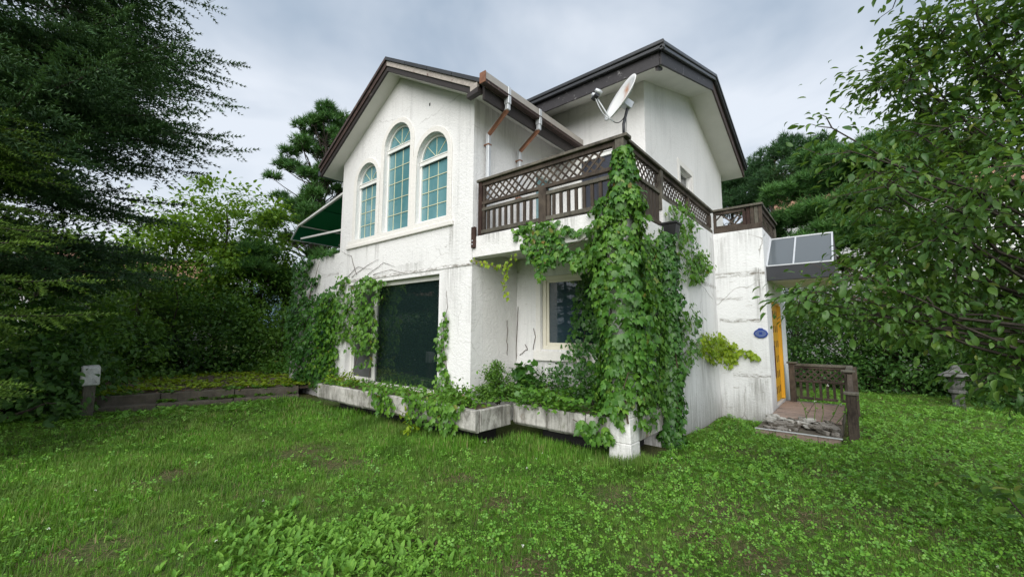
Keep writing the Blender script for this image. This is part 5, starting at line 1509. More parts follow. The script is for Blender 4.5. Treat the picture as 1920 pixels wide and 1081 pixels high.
# dark ivy on the corner behind the column and round the downpipe
n = 2200
zc = rng.uniform(0.0, 3.1, n); th = rng.uniform(-2.6, 1.2, n)
rr = 0.07 + 0.22 * vnoise(np.column_stack([th, zc * 2]), 2.0, 55) * rng.uniform(.5, 1, n)
Nn = np.column_stack([np.cos(th), np.sin(th), np.zeros(n)])
pA = (np.column_stack([XC + .04 + Nn[:, 0] * rr, 6.22 + Nn[:, 1] * rr, zc]), Nn)
pB = wall_patch('y', YR - 0.02, [(1125, 520), (1150, 470), (1240, 470), (1245, 760), (1125, 760), (1118, 660)], 900, .18, .05, .2, 62)
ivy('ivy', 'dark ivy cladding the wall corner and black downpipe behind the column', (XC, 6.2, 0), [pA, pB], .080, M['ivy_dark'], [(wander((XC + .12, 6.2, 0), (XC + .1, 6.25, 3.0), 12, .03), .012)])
# over the recess window, partly standing in for column ivy mirrored in its pane
pC = wall_patch('y', YR - 0.03, [(1085, 516), (1125, 500), (1140, 660), (1085, 668), (1065, 640), (1078, 590)], 420, .10, .03, .15, 63)
pD = wall_patch('y', YR - 0.10, [(1062, 655), (1130, 640), (1150, 790), (1100, 800), (1085, 740), (1050, 690)], 380, .25, .05, .30, 64)
ivy('ivy', 'ivy over the right half of the recess window, partly standing in for mirrored column ivy', (-3.2, YR, 1.2), [pC, pD], .078, M['ivy_dark'], [px_stem('y', YR - .04, [(1085, 800), (1090, 700), (1100, 600)], .007)])
# right wall: tuft beside the hopper, middle tuft, yellow tuft that trails to the vestibule
pE = wall_patch('x', XC + .01, [(1245, 385), (1275, 378), (1292, 400), (1300, 470), (1326, 500), (1300, 532), (1272, 525), (1262, 460)], 420, .16, .03, .2, 65)
pE2 = wall_patch('x', XC + .01, [(1300, 480), (1318, 462), (1330, 500), (1312, 530), (1296, 515)], 130, .12, .02, .1, 66)
ivy('ivy', 'light ivy tuft hanging beside the black rainwater hopper', (XC, 6.6, 2.9), [pE, pE2], .085, M['ivy_bright'], [px_stem('x', XC, [(1262, 400), (1275, 470), (1300, 520), (1335, 560)], .006)])
pF = wall_patch('x', XC + .01, [(1262, 575), (1300, 565), (1310, 600), (1308, 640), (1290, 685), (1262, 680)], 210, .16, .03, .35, 67)
ivy('ivy', 'small loose ivy tuft right of the downpipe at mid height', (XC, 6.7, 1.5), [pF], .085, M['ivy'], [px_stem('x', XC, [(1255, 690), (1275, 630), (1298, 590)], .006)])
pG = wall_patch('x', XC + .01, [(1303, 650), (1308, 628), (1325, 620), (1342, 628), (1342, 682), (1320, 672), (1306, 664)], 300, .22, .03, .05, 68)
pH = wall_patch('y', YD, [(1338, 622), (1365, 638), (1382, 645), (1386, 662), (1372, 690), (1355, 672), (1338, 684)], 210, .14, .02, .1, 69)
pI = wall_patch('y', YD, [(1380, 650), (1405, 655), (1425, 668), (1424, 676), (1400, 668), (1380, 662)], 46, .08, .015, .0, 70)
ivy('ivy', 'yellow green ivy clump trailing across the corner towards the blue plaque', (XC, 9.2, 1.2), [pG, pH, pI], .085, M['ivy_yellow'], [px_stem('x', XC, [(1275, 665), (1300, 645), (1325, 650)], .008), px_stem('y', YD, [(1342, 650), (1375, 655), (1420, 672)], .006)])
# left of the sliding window
pJ = wall_patch('y', YF - .01, [(637, 545), (640, 520), (690, 512), (726, 528), (718, 552), (712, 580), (714, 640), (702, 688), (680, 684), (668, 650), (645, 655), (634, 600)], 900, .18, .03, .30, 71)
ivy('ivy', 'thick ivy curtain over the left end of the sliding window', (-8.9, YF, .5), [pJ], .10, M['ivy'],
    [px_stem('y', YF + .1, [(652, 735), (665, 690), (690, 600)], .012), px_stem('y', YF + .1, [(690, 740), (700, 660), (705, 560)], .008)] +
    [px_stem('y', YF, p, .006) for p in ([(660, 520), (690, 497), (712, 486)], [(690, 515), (720, 492), (742, 500)], [(670, 515), (660, 480), (640, 470)], [(650, 520), (672, 500), (700, 505)], [(700, 515), (735, 505), (760, 512)])])
# terrace wall, far left
pK = wall_patch('y', YF + .03, [(545, 575), (570, 560), (600, 552), (634, 540), (634, 690), (615, 722), (560, 712), (540, 660)], 2100, .24, .05, .12, 72)
pL = wall_patch('y', YF + .03, [(553, 500), (580, 482), (630, 462), (634, 470), (600, 485), (585, 500), (580, 540), (592, 520), (598, 515), (604, 522), (585, 545), (572, 570), (552, 570)], 430, .18, .03, .3, 73)
ivy('ivy', 'dense ivy covering the low terrace wall at the far left', (-10.8, YF, 0), [pK, pL], .105, M['ivy_dark'], [px_stem('y', YF, [(580, 560), (592, 520), (600, 490)], .012), px_stem('y', YF, [(560, 700), (575, 600), (588, 520)], .014)])
pM = wall_patch('y', YF - .03, [(608, 560), (632, 548), (638, 700), (600, 735), (585, 705), (600, 640)], 520, .25, .04, .3, 74)
ivy('ivy', 'bright ivy strand at the left corner of the gable wall', (-9.6, YF, 0), [pM], .10, M['ivy_bright'], [px_stem('y', YF, [(612, 730), (622, 640), (620, 570)], .009)])
# right pier of the sliding window
pN = wall_patch('y', YF - .01, [(818, 640), (832, 600), (842, 585), (845, 610), (838, 660), (850, 700), (868, 745), (850, 775), (815, 760), (824, 700)], 260, .12, .02, .25, 75)
ivy('ivy', 'slender vine climbing the pier right of the sliding window', (-5.6, YF, .5), [pN], .085, M['ivy'], [px_stem('y', YF, [(850, 770), (838, 690), (832, 620), (840, 575), (838, 545)], .008), px_stem('y', YF, [(838, 690), (828, 650), (832, 600)], .005)])
# trails over the planter front
for lab, pl, n_, mt in (('vine trailing over the planter front below the window stile', [(690, 722), (735, 728), (745, 775), (720, 775), (705, 750)], 120, 'ivy_bright'),
                        ('broad vine trailing over the middle of the long planter', [(765, 735), (830, 745), (838, 770), (812, 810), (795, 790), (775, 800), (768, 770)], 170, 'ivy'),
                        ('vine draped over the right end of the long planter', [(820, 750), (868, 755), (862, 800), (842, 808), (828, 790)], 110, 'ivy'),
                        ('vine trailing over the short planter beside the column', [(1075, 785), (1110, 790), (1145, 800), (1150, 828), (1130, 822), (1110, 835), (1095, 805)], 85, 'ivy')):
    yy = 4.10 if pl[0][0] < 1000 else 4.86
    s_p = wall_patch('y', yy, pl, n_, .14, .03, .2, int(pl[0][0]))
    ivy('ivy', lab, s_p[0].mean(0), [s_p], .085, M[mt], [px_stem('y', yy, [pl[0], pl[len(pl) // 2]], .006)])

# ------------------------------------------------------------------ shrubs and planter plants
def bush(name, label, base, rx, ry, h, n, size, mat, tpl=T_SMALL, clusters=60, cr=0.22, stems=5, cat='bush', group=None, bark='bark', seed=0, zmin=0.05, droop=0.3):
    r = np.random.default_rng(seed + 100)
    e = thing(name, base, label, cat, group)
    B = np.array(base, float)
    d = rdir(clusters, 0.15, r); d[:, 2] = np.abs(d[:, 2]) if zmin >= 0 else d[:, 2]
    rad = r.uniform(.45, 1.0, clusters) ** .6
    wob = 1 + .22 * np.sin(3 * np.arctan2(d[:, 1], d[:, 0]) + seed) + .15 * np.sin(7 * d[:, 2] + seed)
    C = B + np.column_stack([d[:, 0] * rx, d[:, 1] * ry, d[:, 2] * h]) * (rad * wob)[:, None]
    C[:, 2] = np.maximum(C[:, 2], B[2] + zmin)
    k = r.integers(0, clusters, n)
    off = r.normal(size=(n, 3)) * cr * r.uniform(.5, 1.2, clusters)[k][:, None] * [1, 1, .8]
    P = C[k] + off
    P[:, 2] = np.maximum(P[:, 2], B[2] + .02)
    out = unit(P - (B + [0, 0, h * .35]))
    X = out * .7 + r.normal(0, .7, (n, 3)) + [0, 0, -droop]
    Z = out * .5 + [0, 0, .9] + r.normal(0, .45, (n, 3))
    leaves('foliage', tpl, P, X, Z, size * r.uniform(.6, 1.3, n), M[mat] if isinstance(mat, str) else mat, e)
    mb = MB()
    for i in range(stems):
        j = r.integers(0, clusters)
        mb.tube(wander(B + [r.normal(0, .06) * rx, r.normal(0, .06) * ry, -.05], C[j], 6, .05 * min(rx, h), r), list(np.linspace(.022, .006, 6) * max(.4, min(1.8, h))), 5)
    mb.build('stem', M[bark], e)
    return e
bush('planter_bush', 'rounded dark bush in the planter beside the recess wall', (-4.50, 5.05, .50),   .30, .26, .52, 4200, .042, 'leaf_thicket', T_DIAMOND, 60, .060, 5, seed=1)
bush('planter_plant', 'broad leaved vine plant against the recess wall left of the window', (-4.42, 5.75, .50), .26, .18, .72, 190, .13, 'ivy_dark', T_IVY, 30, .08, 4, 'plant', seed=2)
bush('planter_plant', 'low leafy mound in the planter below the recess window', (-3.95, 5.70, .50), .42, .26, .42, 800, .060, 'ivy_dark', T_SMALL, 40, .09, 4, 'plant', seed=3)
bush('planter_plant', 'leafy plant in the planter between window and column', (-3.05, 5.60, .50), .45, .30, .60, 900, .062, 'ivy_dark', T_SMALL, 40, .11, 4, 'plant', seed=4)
bush('planter_plant', 'light green weed clump at the right end of the long planter', (-4.75, 4.50, .50), .38, .26, .26, 520, .062, 'ivy_bright', T_SMALL, 30, .08, 3, 'plant', seed=5)
bush('planter_plant', 'low weed clump in the short planter front edge', (-3.55, 5.05, .50), .50, .20, .22, 600, .060, 'ivy_bright', T_SMALL, 30, .08, 3, 'plant', seed=6)
bush('planter_plant', 'pale weeds at the left end of the long planter', (-8.45, 4.50, .48), .35, .28, .22, 420, .060, 'ivy_yellow', T_SMALL, 24, .07, 3, 'plant', seed=7)
sv = thing('vine_shoot', (-4.62, 5.9, .9), 'bare vine shoots reaching up the recess wall corner', 'vine')
mb = MB()
for a in ([(950, 665), (949, 640), (950, 600)], [(969, 690), (969, 640), (972, 575)], [(1000, 655), (1005, 630), (1001, 615)], [(975, 665), (990, 655), (985, 645)]):
    mb.tube(px_stem('y' if a[0][0] > 968 else 'x', YR if a[0][0] > 968 else XA, a, .006)[0], .006, 5)
mb.build('stem', M['vine'], sv)
# small grasses and flower stalks
fw_ = thing('flowering_weed', (-0.62, 8.95, .1), 'tall flowering weed stalk growing through the porch slabs', 'plant')
mb = MB()
fp = []
for k in range(5):
    b = np.array([-0.75 + .10 * k, 8.9 + .05 * (k % 2), .12]); t_ = b + [.10 * (k - 1), .05, .38 + .12 * (k % 3)]
    w = wander(b, t_, 6, .012); mb.tube(w, .005, 4)
    fp += list(w[2:])
mb.build('stalk', M['ivy_bright'], fw_)
fp = np.array(fp)
leaves('flower', T_CLOVER, fp[2::3] + rng.normal(0, .02, fp[2::3].shape), rdir(len(fp[2::3])), rdir(len(fp[2::3]), 2), .022, M['flower'], fw_)
leaves('foliage', T_OVATE, np.repeat(fp[::2], 2, 0), rdir(2 * len(fp[::2])), rdir(2 * len(fp[::2]), 2), .07, M['plantain'], fw_)
sw = thing('planter_seedlings', (-6.6, 4.7, .5), 'thin weeds and grass standing before the sliding window', 'plant')
P = np.column_stack([rng.uniform(-7.9, -5.9, 130), rng.uniform(4.6, 4.8, 130), np.full(130, .5)])
leaves('foliage', T_BLADE, P, rdir(130, 3), rdir(130) * [1, 1, .2], .22 * rng.uniform(.5, 1.4, 130), M['ivy_bright'], sw, .008)
bush('planter_plant', 'bright leaf sprig hanging at the foot of the long planter', on('y', 4.0, 768, 800) * [1, 1, 0], .16, .12, .30, 90, .075, 'ivy_yellow', T_SMALL, 12, .05, 2, 'plant', seed=9)

# ------------------------------------------------------------------ conifers
def fir(name, label, base, H, h0, rfun, wh=0.40, nb=6, step=0.20, tw=0.30, mat='fir', seed=0, trunk=0.2):
    r = np.random.default_rng(seed + 500)
    e = thing(name, base, label, 'fir tree')
    B = np.array(base, float)
    mbt, mbb = MB(), MB()
    mbt.tube([B + [0, 0, z] for z in np.linspace(-.2, H, 12)], list(np.linspace(trunk, .02, 12)), 8)
    TP, TX = [], []
    h = h0
    while h < H - .1:
        for k in range(nb):
            az = r.uniform(0, 2 * np.pi); L = rfun(h) * r.uniform(.78, 1.12)
            if L < .15: continue
            hh = h + r.uniform(-.12, .12)
            d = np.array([math.cos(az), math.sin(az), 0]); s = np.array([-d[1], d[0], 0])
            dr = r.uniform(.10, .26)
            m = max(4, int(L / .35))
            tt = np.linspace(0, 1, m)
            bend = r.normal(0, .06)
            pts = B + [0, 0, hh] + d * (L * tt)[:, None] + s * (bend * L * tt ** 2)[:, None] + np.array([0, 0, 1]) * (L * (-dr * tt + dr * .75 * tt ** 2.2))[:, None]
            mbb.tube(pts, list(np.linspace(.008 + .006 * L, .004, m)), 5)
            u = .22
            while u <= 1.0:
                i = u * (m - 1); i0 = min(int(i), m - 2); p = pts[i0] + (pts[i0 + 1] - pts[i0]) * (i - i0)
                ls = (.16 + .42 * L * (1 - u) * (.55 + .45 * min(1, u * 2.2))) * r.uniform(.8, 1.15)
                if ls > .75 * L: ls = .75 * L
                TP.append(p); TX.append(d + [0, 0, .1])
                for sg in (-1, 1):
                    a = R(r.uniform(42, 62)) * sg
                    dd = d * math.cos(a) + s * math.sin(a)
                    dd = unit(dd + [0, 0, r.uniform(-.50, .18)])
                    nn = max(1, int(ls / (step * .95)))
                    for j in range(nn):
                        q = p + dd * (ls * j / nn)
                        TP.append(q); TX.append(dd)
                        if j and ls > .4:
                            for s2 in (-1, 1):
                                a2 = R(r.uniform(35, 58)) * s2
                                d2 = np.array([dd[0] * math.cos(a2) - dd[1] * math.sin(a2), dd[0] * math.sin(a2) + dd[1] * math.cos(a2), dd[2] - .06])
                                TP.append(q); TX.append(d2)
                u += step / L
            TP.append(pts[-1]); TX.append(pts[-1] - pts[-2])
        h += wh * r.uniform(.85, 1.2)
    TP, TX = np.array(TP), unit(np.array(TX))
    n = len(TP)
    TX = unit(TX + r.normal(0, .10, (n, 3)))
    Z = np.column_stack([r.normal(0, .30, n), r.normal(0, .30, n), np.ones(n)])
    mbt.build('trunk', M['bark'], e, 0, True)
    mbb.build('branch', M['bark'], e)
    leaves('crown', T_SPRAY, TP, TX, Z, tw * r.uniform(.75, 1.25, n), M[mat], e)
    return n
cnt = {}
cnt['fir'] = fir('fir_tree', 'tall dark fir tree with spreading layered branches filling the upper left corner', (-12.3, -0.9, 0), 11.5, 2.9,
    lambda h: 3.75 * (1 - max(0, h - 7.5) / 13) * min(1, .60 + h * .08), .80, 16, .23, .43, 'fir', 1, .24)
cnt['fir3'] = fir('fir_tree', 'low dark fir behind the raised bed under the neighbouring roof', (-17.2, 2.4, 0), 4.2, .5, lambda h: 2.7 * max(.12, 1 - .22 * h), .42, 6, .26, .36, 'fir', 3, .10)
cnt['fir2'] = fir('fir_tree', 'young light green fir tree low at the left edge', (-8.7, -1.35, 0), 5.2, .75, lambda h: 2.5 * (1 - .10 * h) * min(1, .5 + h * .3), .36, 7, .17, .27, 'fir_young', 2, .11)

def pine(name, label, base, H, pads, mat, bark='bark_red', tuft=.26, dens=520, seed=0, lean=(0, 0), trunk=.2, group=None, shape=(1, .34)):
    """pads: (height, radius, offset x, offset y)"""
    r = np.random.default_rng(seed + 900)
    e = thing(name, base, label, 'pine tree', group)
    B = np.array(base, float)
    top = B + [lean[0], lean[1], H]
    tp = wander(B - [0, 0, .2], top, 12, .05 * trunk / .2, r)
    mb = MB(); mb.tube(tp, list(np.linspace(trunk, trunk * .2, 12)), 8)
    mb.build('trunk', M[bark], e, 0, True)
    br = MB(); TP, TD = [], []
    for (z, rad, ox, oy) in pads:
        C = B + [ox + lean[0] * z / H, oy + lean[1] * z / H, z]
        f = np.clip((z - .8) / H, 0.05, .97)
        a = tp[int(f * 11)]
        w = wander(a, C + [0, 0, -.05], 6, .05, r)
        br.tube(w, list(np.linspace(.035 + .02 * rad, .012, 6)), 5)
        nsub = 5
        for k in range(nsub):
            an = 2 * np.pi * (k + r.uniform(-.3, .3)) / nsub
            t = C + np.array([math.cos(an), math.sin(an), .12]) * rad * r.uniform(.55, .95)
            br.tube(wander(C - [0, 0, .06], t, 4, .04, r), [.014, .011, .008, .005], 4)
        n = int(dens * rad ** 1.6)
        an = r.uniform(0, 2 * np.pi, n); q = np.sqrt(r.uniform(0, 1, n)) * rad * (1 + .22 * np.sin(3 * an + z) + .12 * np.sin(8 * an))
        zz = r.normal(0, shape[1] * .5, n) * (1 - .5 * (q / rad) ** 2) * min(1.2, rad) + .10 * np.cos(q / rad * 1.5)
        TP.append(C + np.column_stack([np.cos(an) * q, np.sin(an) * q, zz]))
        TD.append(np.column_stack([np.cos(an) * .55 + r.normal(0, .4, n), np.sin(an) * .55 + r.normal(0, .4, n), .75 + r.normal(0, .3, n)]))
    br.build('branch', M[bark], e)
    TP, TD = np.concatenate(TP), np.concatenate(TD)
    leaves('crown', T_TUFT, TP, TD, rdir(len(TP), 0, r), tuft * r.uniform(.7, 1.2, len(TP)), M[mat], e)
    return len(TP)
rp2 = random.Random(21)
def pads_round(z0, z1, rmax, n, seed, taper=.75, up=1.0):
    r = random.Random(seed); out = []
    for i in range(n):
        f = (i + r.random()) / n
        z = z0 + (z1 - z0) * f
        R_ = rmax * (1 - taper * f ** 1.4)
        a = r.uniform(0, 6.283); d = R_ * (r.random() ** .5)
        out.append((z, r.uniform(.55, .95) * (0.55 + .45 * (1 - f)), d * math.cos(a), d * math.sin(a)))
    return out
b_ = atd(21, 578, 622)
cnt['pine0'] = pine('pine_tree', 'tufted dark pine tree rising behind the gable left eave', (b_[0], b_[1], 0), 11.2, [(z, r_ * .70, a, b) for z, r_, a, b in pads_round(2.2, 11.7, 4.3, 180, 5, .80)], 'pine', 'bark', .32, 330, 3, (.6, .1), .22, None, (1, .55))
def P_at(dist, px): 
    a = atd(dist, px, 622); return (a[0], a[1], -.1)
b1 = P_at(18, 1672)
def pads_from(base, dist, lst):
    out = []
    for px, py, rad, dd in lst:
        w = atd(dist + dd, px, py)
        out.append((w[2] - base[2], rad, w[0] - base[0], w[1] - base[1]))
    return out
L1_ = [(1440, 440, .8, 1.2), (1480, 415, .9, 1.0), (1420, 470, .9, .5), (1465, 480, .8, -.5), (1500, 360, 1.1, 0.5), (1540, 400, 1.2, 0), (1575, 335, 1.2, .6), (1600, 430, 1.2, -.6), (1620, 300, 1.2, .2), (1650, 370, 1.3, -.4), (1560, 290, .9, 1.2), (1680, 300, 1.3, .5), (1700, 430, 1.2, -.5), (1740, 350, 1.3, .3), (1760, 430, 1.2, .6), (1530, 460, .9, -.9), (1640, 450, .9, -1.0), (1700, 260, 1.1, .8), (1780, 290, 1.2, .4), (1520, 520, .7, .6), (1570, 500, .8, .9)]
cnt['pine1'] = pine('pine_tree', 'wide red pine with crooked limbs behind the porch canopy', b1, 7.2, pads_from(b1, 18, L1_), 'pine', 'bark_red', .30, 500, 4, (-.3, .2), .26)
b2 = P_at(27, 1465)
L2_ = [(1440, 295, 1.0, 0), (1475, 285, 1.1, .5), (1505, 300, 1.0, 0), (1460, 330, 1.2, -.5), (1500, 340, 1.3, .5), (1535, 290, .9, 0), (1430, 350, .9, 0), (1540, 340, 1.2, 1), (1470, 270, .6, .3), (1525, 270, .6, 0), (1420, 320, .7, .3)]
cnt['pine2'] = pine('pine_tree', 'sparse topped dark pine far behind the vestibule railing', b2, 11.5, pads_from(b2, 27, L2_), 'pine_dark', 'bark_red', .36, 230, 6, (.2, 0), .24, None, (1, .6))
b3 = P_at(30, 1385)
L3_ = [(1370, 345, 1.3, 0), (1400, 325, 1.2, .4), (1425, 345, 1.2, 0), (1365, 390, 1.5, 0), (1400, 380, 1.6, -.6), (1435, 385, 1.4, 0), (1385, 350, 1.3, .8), (1350, 370, 1.3, .8), (1440, 420, 1.4, .5)]
cnt['pine3'] = pine('pine_tree', 'dark bushy pine showing right of the back block wall', b3, 12.0, pads_from(b3, 30, L3_), 'pine_dark', 'bark', .36, 260, 7, (0, 0), .24, None, (1, .7))

# ------------------------------------------------------------------ broadleaf trees
def broadleaf(name, label, base, H, blobs, n, size, mat, tpl=T_SMALL, nc=120, cr=.30, trunk=.14, seed=0, pieces=0, bark='bark', limbs=26, droop=.45, cat='tree', group=None, extra=None):
    r = np.random.default_rng(seed + 1300)
    e = thing(name, base, label, cat, group)
    B = np.array(base, float)
    blobs = [np.array(b, float) for b in blobs]           # world centre + radii
    wgt = np.array([b[3] * b[4] * b[5] for b in blobs]) ** .75; wgt /= wgt.sum()
    bi = r.choice(len(blobs), nc, p=wgt)
    d = rdir(nc, 0, r); rad = r.uniform(.25, 1, nc) ** .5
    C = np.array([blobs[i][:3] for i in bi]) + d * np.array([blobs[i][3:] for i in bi]) * rad[:, None]
    if extra is not None: C = np.concatenate([C, extra])
    m = len(C)
    top = C[np.argsort(C[:, 2])[-max(3, m // 12):]].mean(0)
    tp = wander(B - [0, 0, .2], np.array([(B[0] + top[0]) / 2, (B[1] + top[1]) / 2, B[2] + H * .8]), 10, .04, r)
    mb = MB(); mb.tube(tp, list(np.linspace(trunk, trunk * .25, 10)), 8); mb.build('trunk', M[bark], e, 0, True)
    br = MB()
    order = list(range(nc, m)) + list(r.choice(nc, min(limbs, nc), replace=False))
    for i in order:
        f = np.clip((C[i][2] - B[2]) / H * .70, .34, .95)
        a = tp[int(f * 9)]
        w = wander(a, C[i], 8, .05, r)
        br.tube(w, list(np.linspace(trunk * .22, .005, 8)), 5)
    k = r.integers(0, m, n)
    sp = cr * r.uniform(.55, 1.25, m)
    P = C[k] + r.normal(size=(n, 3)) * sp[k][:, None] * [1, 1, .62]
    out = unit(P - C[k]) * .8 + unit(C[k] - np.array([B[0], B[1], B[2] + H * .5])) * .5
    X = out + r.normal(0, .45, (n, 3)) + [0, 0, -droop]
    Z = np.array([0, 0, 1.0]) + out * .25 + r.normal(0, .38, (n, 3))
    S = size * r.uniform(.4, 1.3, n)
    # twigs carrying some of the leaves
    tw = r.choice(n, min(n // 8, 700 if pieces else 200), replace=False)
    for i in tw:
        br.tube([C[k[i]], (C[k[i]] + P[i]) / 2 + r.normal(0, .02, 3), P[i]], [.006, .004, .0025], 3, False)
    br.build('branch', M[bark], e)
    mt = M[mat]
    if pieces:
        o = np.argsort(np.linalg.norm(P - EYE, axis=1) - 6 * S + 100 * (np.abs((P - EYE) @ RT / np.maximum(.1, (P - EYE) @ FW)) > 1.24))
        a, b = o[:pieces], o[pieces:]
        leaf_pieces(tpl, P[a], X[a], Z[a], S[a], mt, e)
    else: b = np.arange(n)
    if tpl is T_OVATE:
        leaves('crown', tpl, P[b][::2], X[b][::2], Z[b][::2], S[b][::2], mt, e)
        leaves('crown', T_CURL, P[b][1::2], X[b][1::2], Z[b][1::2], S[b][1::2], mt, e)
    else: leaves('crown', tpl, P[b], X[b], Z[b], S[b], mt, e)
    return e
# near tree at the right edge: crown sketched from where its shoots reach
def W_(dist, px, py): return atd(dist, px, py)
near = []
for dist, px, py, rr_ in ((5.0, 1860, 120, .75), (5.4, 1900, 250, .9), (4.8, 1800, 260, .6), (5.2, 1760, 130, .45), (4.6, 1880, 420, .7), (4.7, 1760, 360, .6), (4.6, 1850, 530, .62), (4.6, 1700, 430, .45), (4.5, 1660, 560, .36), (4.4, 1740, 570, .45), (5.2, 1960, 80, 1.0), (4.5, 2000, 350, 1.0), (4.6, 1810, 10, .55), (5.4, 1790, 470, .6), (5.6, 1960, 520, .9), (4.9, 1870, 610, .42), (5.3, 1800, 590, .40), (5.0, 1940, 650, .5), (5.0, 2030, 640, .7)):
    c = W_(dist, px, py); near.append((c[0], c[1], c[2], rr_, rr_, rr_ * .85))
ex = [W_(4.1, 1560, 240), W_(4.15, 1600, 285), W_(4.2, 1640, 320), W_(4.0, 1500, 560), W_(4.05, 1540, 545), W_(4.1, 1590, 560), W_(4.1, 1560, 590), W_(4.15, 1630, 590), W_(4.9, 1700, 110), W_(4.9, 1700, 180), W_(4.8, 1720, 250), W_(4.2, 1510, 575), W_(4.0, 1620, 520), W_(4.2, 1660, 350), W_(4.8, 1730, 30), W_(4.9, 1760, 70)]
tb = W_(5.4, 2330, 622)
broadleaf('broadleaf_tree', 'near leafy tree with large oval leaves leaning in from the right edge', (tb[0], tb[1], -.05), 5.6, near, 19500, .070, 'leaf_tree', T_OVATE, 250, .15, .09, 1, 300, limbs=50, extra=np.array(ex))
sb = W_(4.6, 1960, 622)
bush('sapling', 'leafy low shoot poking in at the right edge above the lawn', (sb[0], sb[1], -.05), .42, .42, .80, 260, .08, 'leaf_tree', T_OVATE, 20, .10, 5, 'sapling', None, seed=140, zmin=.55)
# trees behind the bed
def tree_at(name, label, dist, px, py_top, rx, n, size, mat, seed, zlow=1.2, nc=110, cr=.32, tpl=T_SMALL, group=None):
    t = W_(dist, px, py_top); b = W_(dist, px, 622)
    H = t[2]
    zc = (H + zlow) / 2; rz_ = (H - zlow) / 2
    bl = [(b[0], b[1], zc, rx, rx, rz_), (b[0] + rx * .4, b[1] + .3 * rx, zc + rz_ * .2, rx * .7, rx * .7, rz_ * .7), (b[0] - rx * .3, b[1] - .4 * rx, zc - rz_ * .2, rx * .8, rx * .8, rz_ * .6)]
    return broadleaf(name, label, (b[0], b[1], 0), H, bl, n, size, mat, tpl, nc, cr, .12, seed, 0, group=group)
tree_at('broadleaf_tree', 'light green tree behind the bed left of the pine', 19.5, 405, 325, 2.2, 10500, .175, 'leaf_loose', 2)
tree_at('broadleaf_tree', 'bushy light green tree beside the dark fir', 20.5, 310, 370, 2.4, 8500, .175, 'leaf_loose', 3)
tree_at('broadleaf_tree', 'vine covered tree right of the light green trees', 19.0, 462, 400, 1.5, 4500, .14, 'leaf_thicket', 4, .6)
tree_at('broadleaf_tree', 'dark tree filling the gap left of the terrace wall', 20, 525, 480, 1.3, 4200, .13, 'leaf_thicket', 5, .3)
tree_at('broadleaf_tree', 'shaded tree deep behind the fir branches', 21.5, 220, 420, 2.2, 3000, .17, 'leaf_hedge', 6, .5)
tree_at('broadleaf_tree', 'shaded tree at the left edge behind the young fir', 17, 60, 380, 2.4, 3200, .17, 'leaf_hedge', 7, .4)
# thicket along the back of the bed
th_ = [(95, 12.6, 1.3, 2.0), (170, 15.5, 1.5, 2.6), (250, 16.5, 1.6, 2.6), (325, 17.2, 1.6, 3.0), (395, 17.0, 1.5, 3.4), (455, 17.0, 1.4, 3.4), (500, 17.6, 1.3, 2.6), (545, 16.0, 1.0, 2.0), (15, 11.8, 1.3, 2.0)]
names_th = ['thicket shrub behind the white topped post', 'thicket shrub left of the raised bed middle', 'thicket shrub behind the raised bed below the fir', 'tall thicket shrub with hanging creeper behind the bed',
            'dark creeper covered shrub under the light green tree', 'creeper covered shrub at the back of the bed', 'shrub at the back right of the raised bed', 'low shrub beside the ivy covered terrace wall', 'thicket shrub at the left edge of the picture']
for i, ((px, dist, rx, h), lb) in enumerate(zip(th_, names_th)):
    b = W_(dist, px, 622)
    bush('thicket_shrub', lb, (b[0], b[1], .1), rx, rx * .8, h, 3600, .125, ('leaf_hedge', 'leaf_thicket')[i in (1, 2, 3, 5, 6, 7)], T_SMALL, 70, .26, 6, 'shrub', 'shrubs behind the raised bed', seed=30 + i)
for i, (px, py, rx, h, mt, lb) in enumerate(((530, 700, .55, .45, 'ivy_bright', 'bright low bush on the bed near the terrace wall'), (590, 715, .40, .45, 'ivy_bright', 'low bright creeper mound at the planter left end'), (450, 690, .60, .45, 'leaf_thicket', 'low mid green bush at the back of the bed'),
                                             (300, 700, .30, .38, 'leaf_loose', 'pale broad leaved plant standing on the bed'))):
    b = on('z', .28, px, py)
    bush('bed_plant', lb, (b[0], b[1], .26), rx, rx * .8, h, 900, .09, mt, T_SMALL, 36, .12, 3, 'plant', None, seed=50 + i)
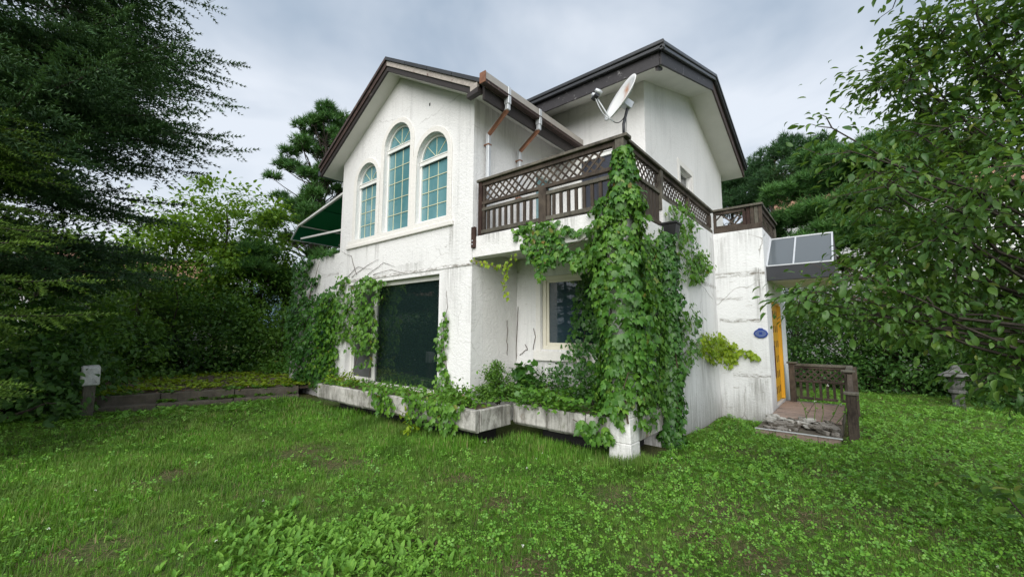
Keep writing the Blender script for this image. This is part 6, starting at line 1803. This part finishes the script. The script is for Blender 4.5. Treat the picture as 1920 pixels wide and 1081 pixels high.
# hedge and shrubs behind the right lawn
hd_ = [(1500, 16.5, 1.6, 3.0), (1560, 16.0, 1.5, 2.9), (1620, 16.6, 1.5, 3.2), (1690, 16.2, 1.6, 2.7), (1760, 17.2, 1.6, 2.8), (1830, 16.4, 1.5, 2.4), (1890, 15.6, 1.4, 2.2), (1960, 14.8, 1.6, 2.6)]
hl = ['dark hedge shrub just beyond the porch railing', 'dark hedge shrub below the canopy right end', 'dark hedge shrub under the red pine', 'dark hedge shrub right of the red pine trunk', 'dark hedge shrub behind the stone lantern', 'dark hedge shrub right of the stone lantern', 'dark hedge shrub behind the near tree', 'dark hedge shrub at the far right edge']
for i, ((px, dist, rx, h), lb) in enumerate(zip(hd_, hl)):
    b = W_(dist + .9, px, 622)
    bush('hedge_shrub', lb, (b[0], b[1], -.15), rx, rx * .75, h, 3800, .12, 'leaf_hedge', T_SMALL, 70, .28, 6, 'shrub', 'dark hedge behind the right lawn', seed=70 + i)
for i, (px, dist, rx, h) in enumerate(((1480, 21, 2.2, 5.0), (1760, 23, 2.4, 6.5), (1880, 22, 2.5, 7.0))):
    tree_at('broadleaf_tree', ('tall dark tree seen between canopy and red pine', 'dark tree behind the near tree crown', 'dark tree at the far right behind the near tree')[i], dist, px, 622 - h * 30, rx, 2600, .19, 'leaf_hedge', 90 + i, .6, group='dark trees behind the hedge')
# trees across the garden that close the view behind the camera and fill the window reflections
for i, (x, y, h, rx) in enumerate(((-18.5, -8.6, 3.6, 1.8), (-26.5, -7.5, 11.0, 2.6), (-17.5, -3.8, 2.6, 1.6))):
    broadleaf('broadleaf_tree', ('dark garden tree mirrored at the right of the sliding window', 'tall garden tree mirrored in the arched windows', 'low dark garden tree before the mirrored house')[i], (x, y, 0), h,
              [(x, y, h * .55, rx, rx, h * .45)], 2600, .24, 'leaf_hedge', T_SMALL, 90, .5, .16, 120 + i, group='garden trees beyond the left lawn edge')
print('counts', cnt, 'tris', sum(len(o.data.polygons) for o in scene.objects if o.type == 'MESH'), 'objects', len(scene.objects))
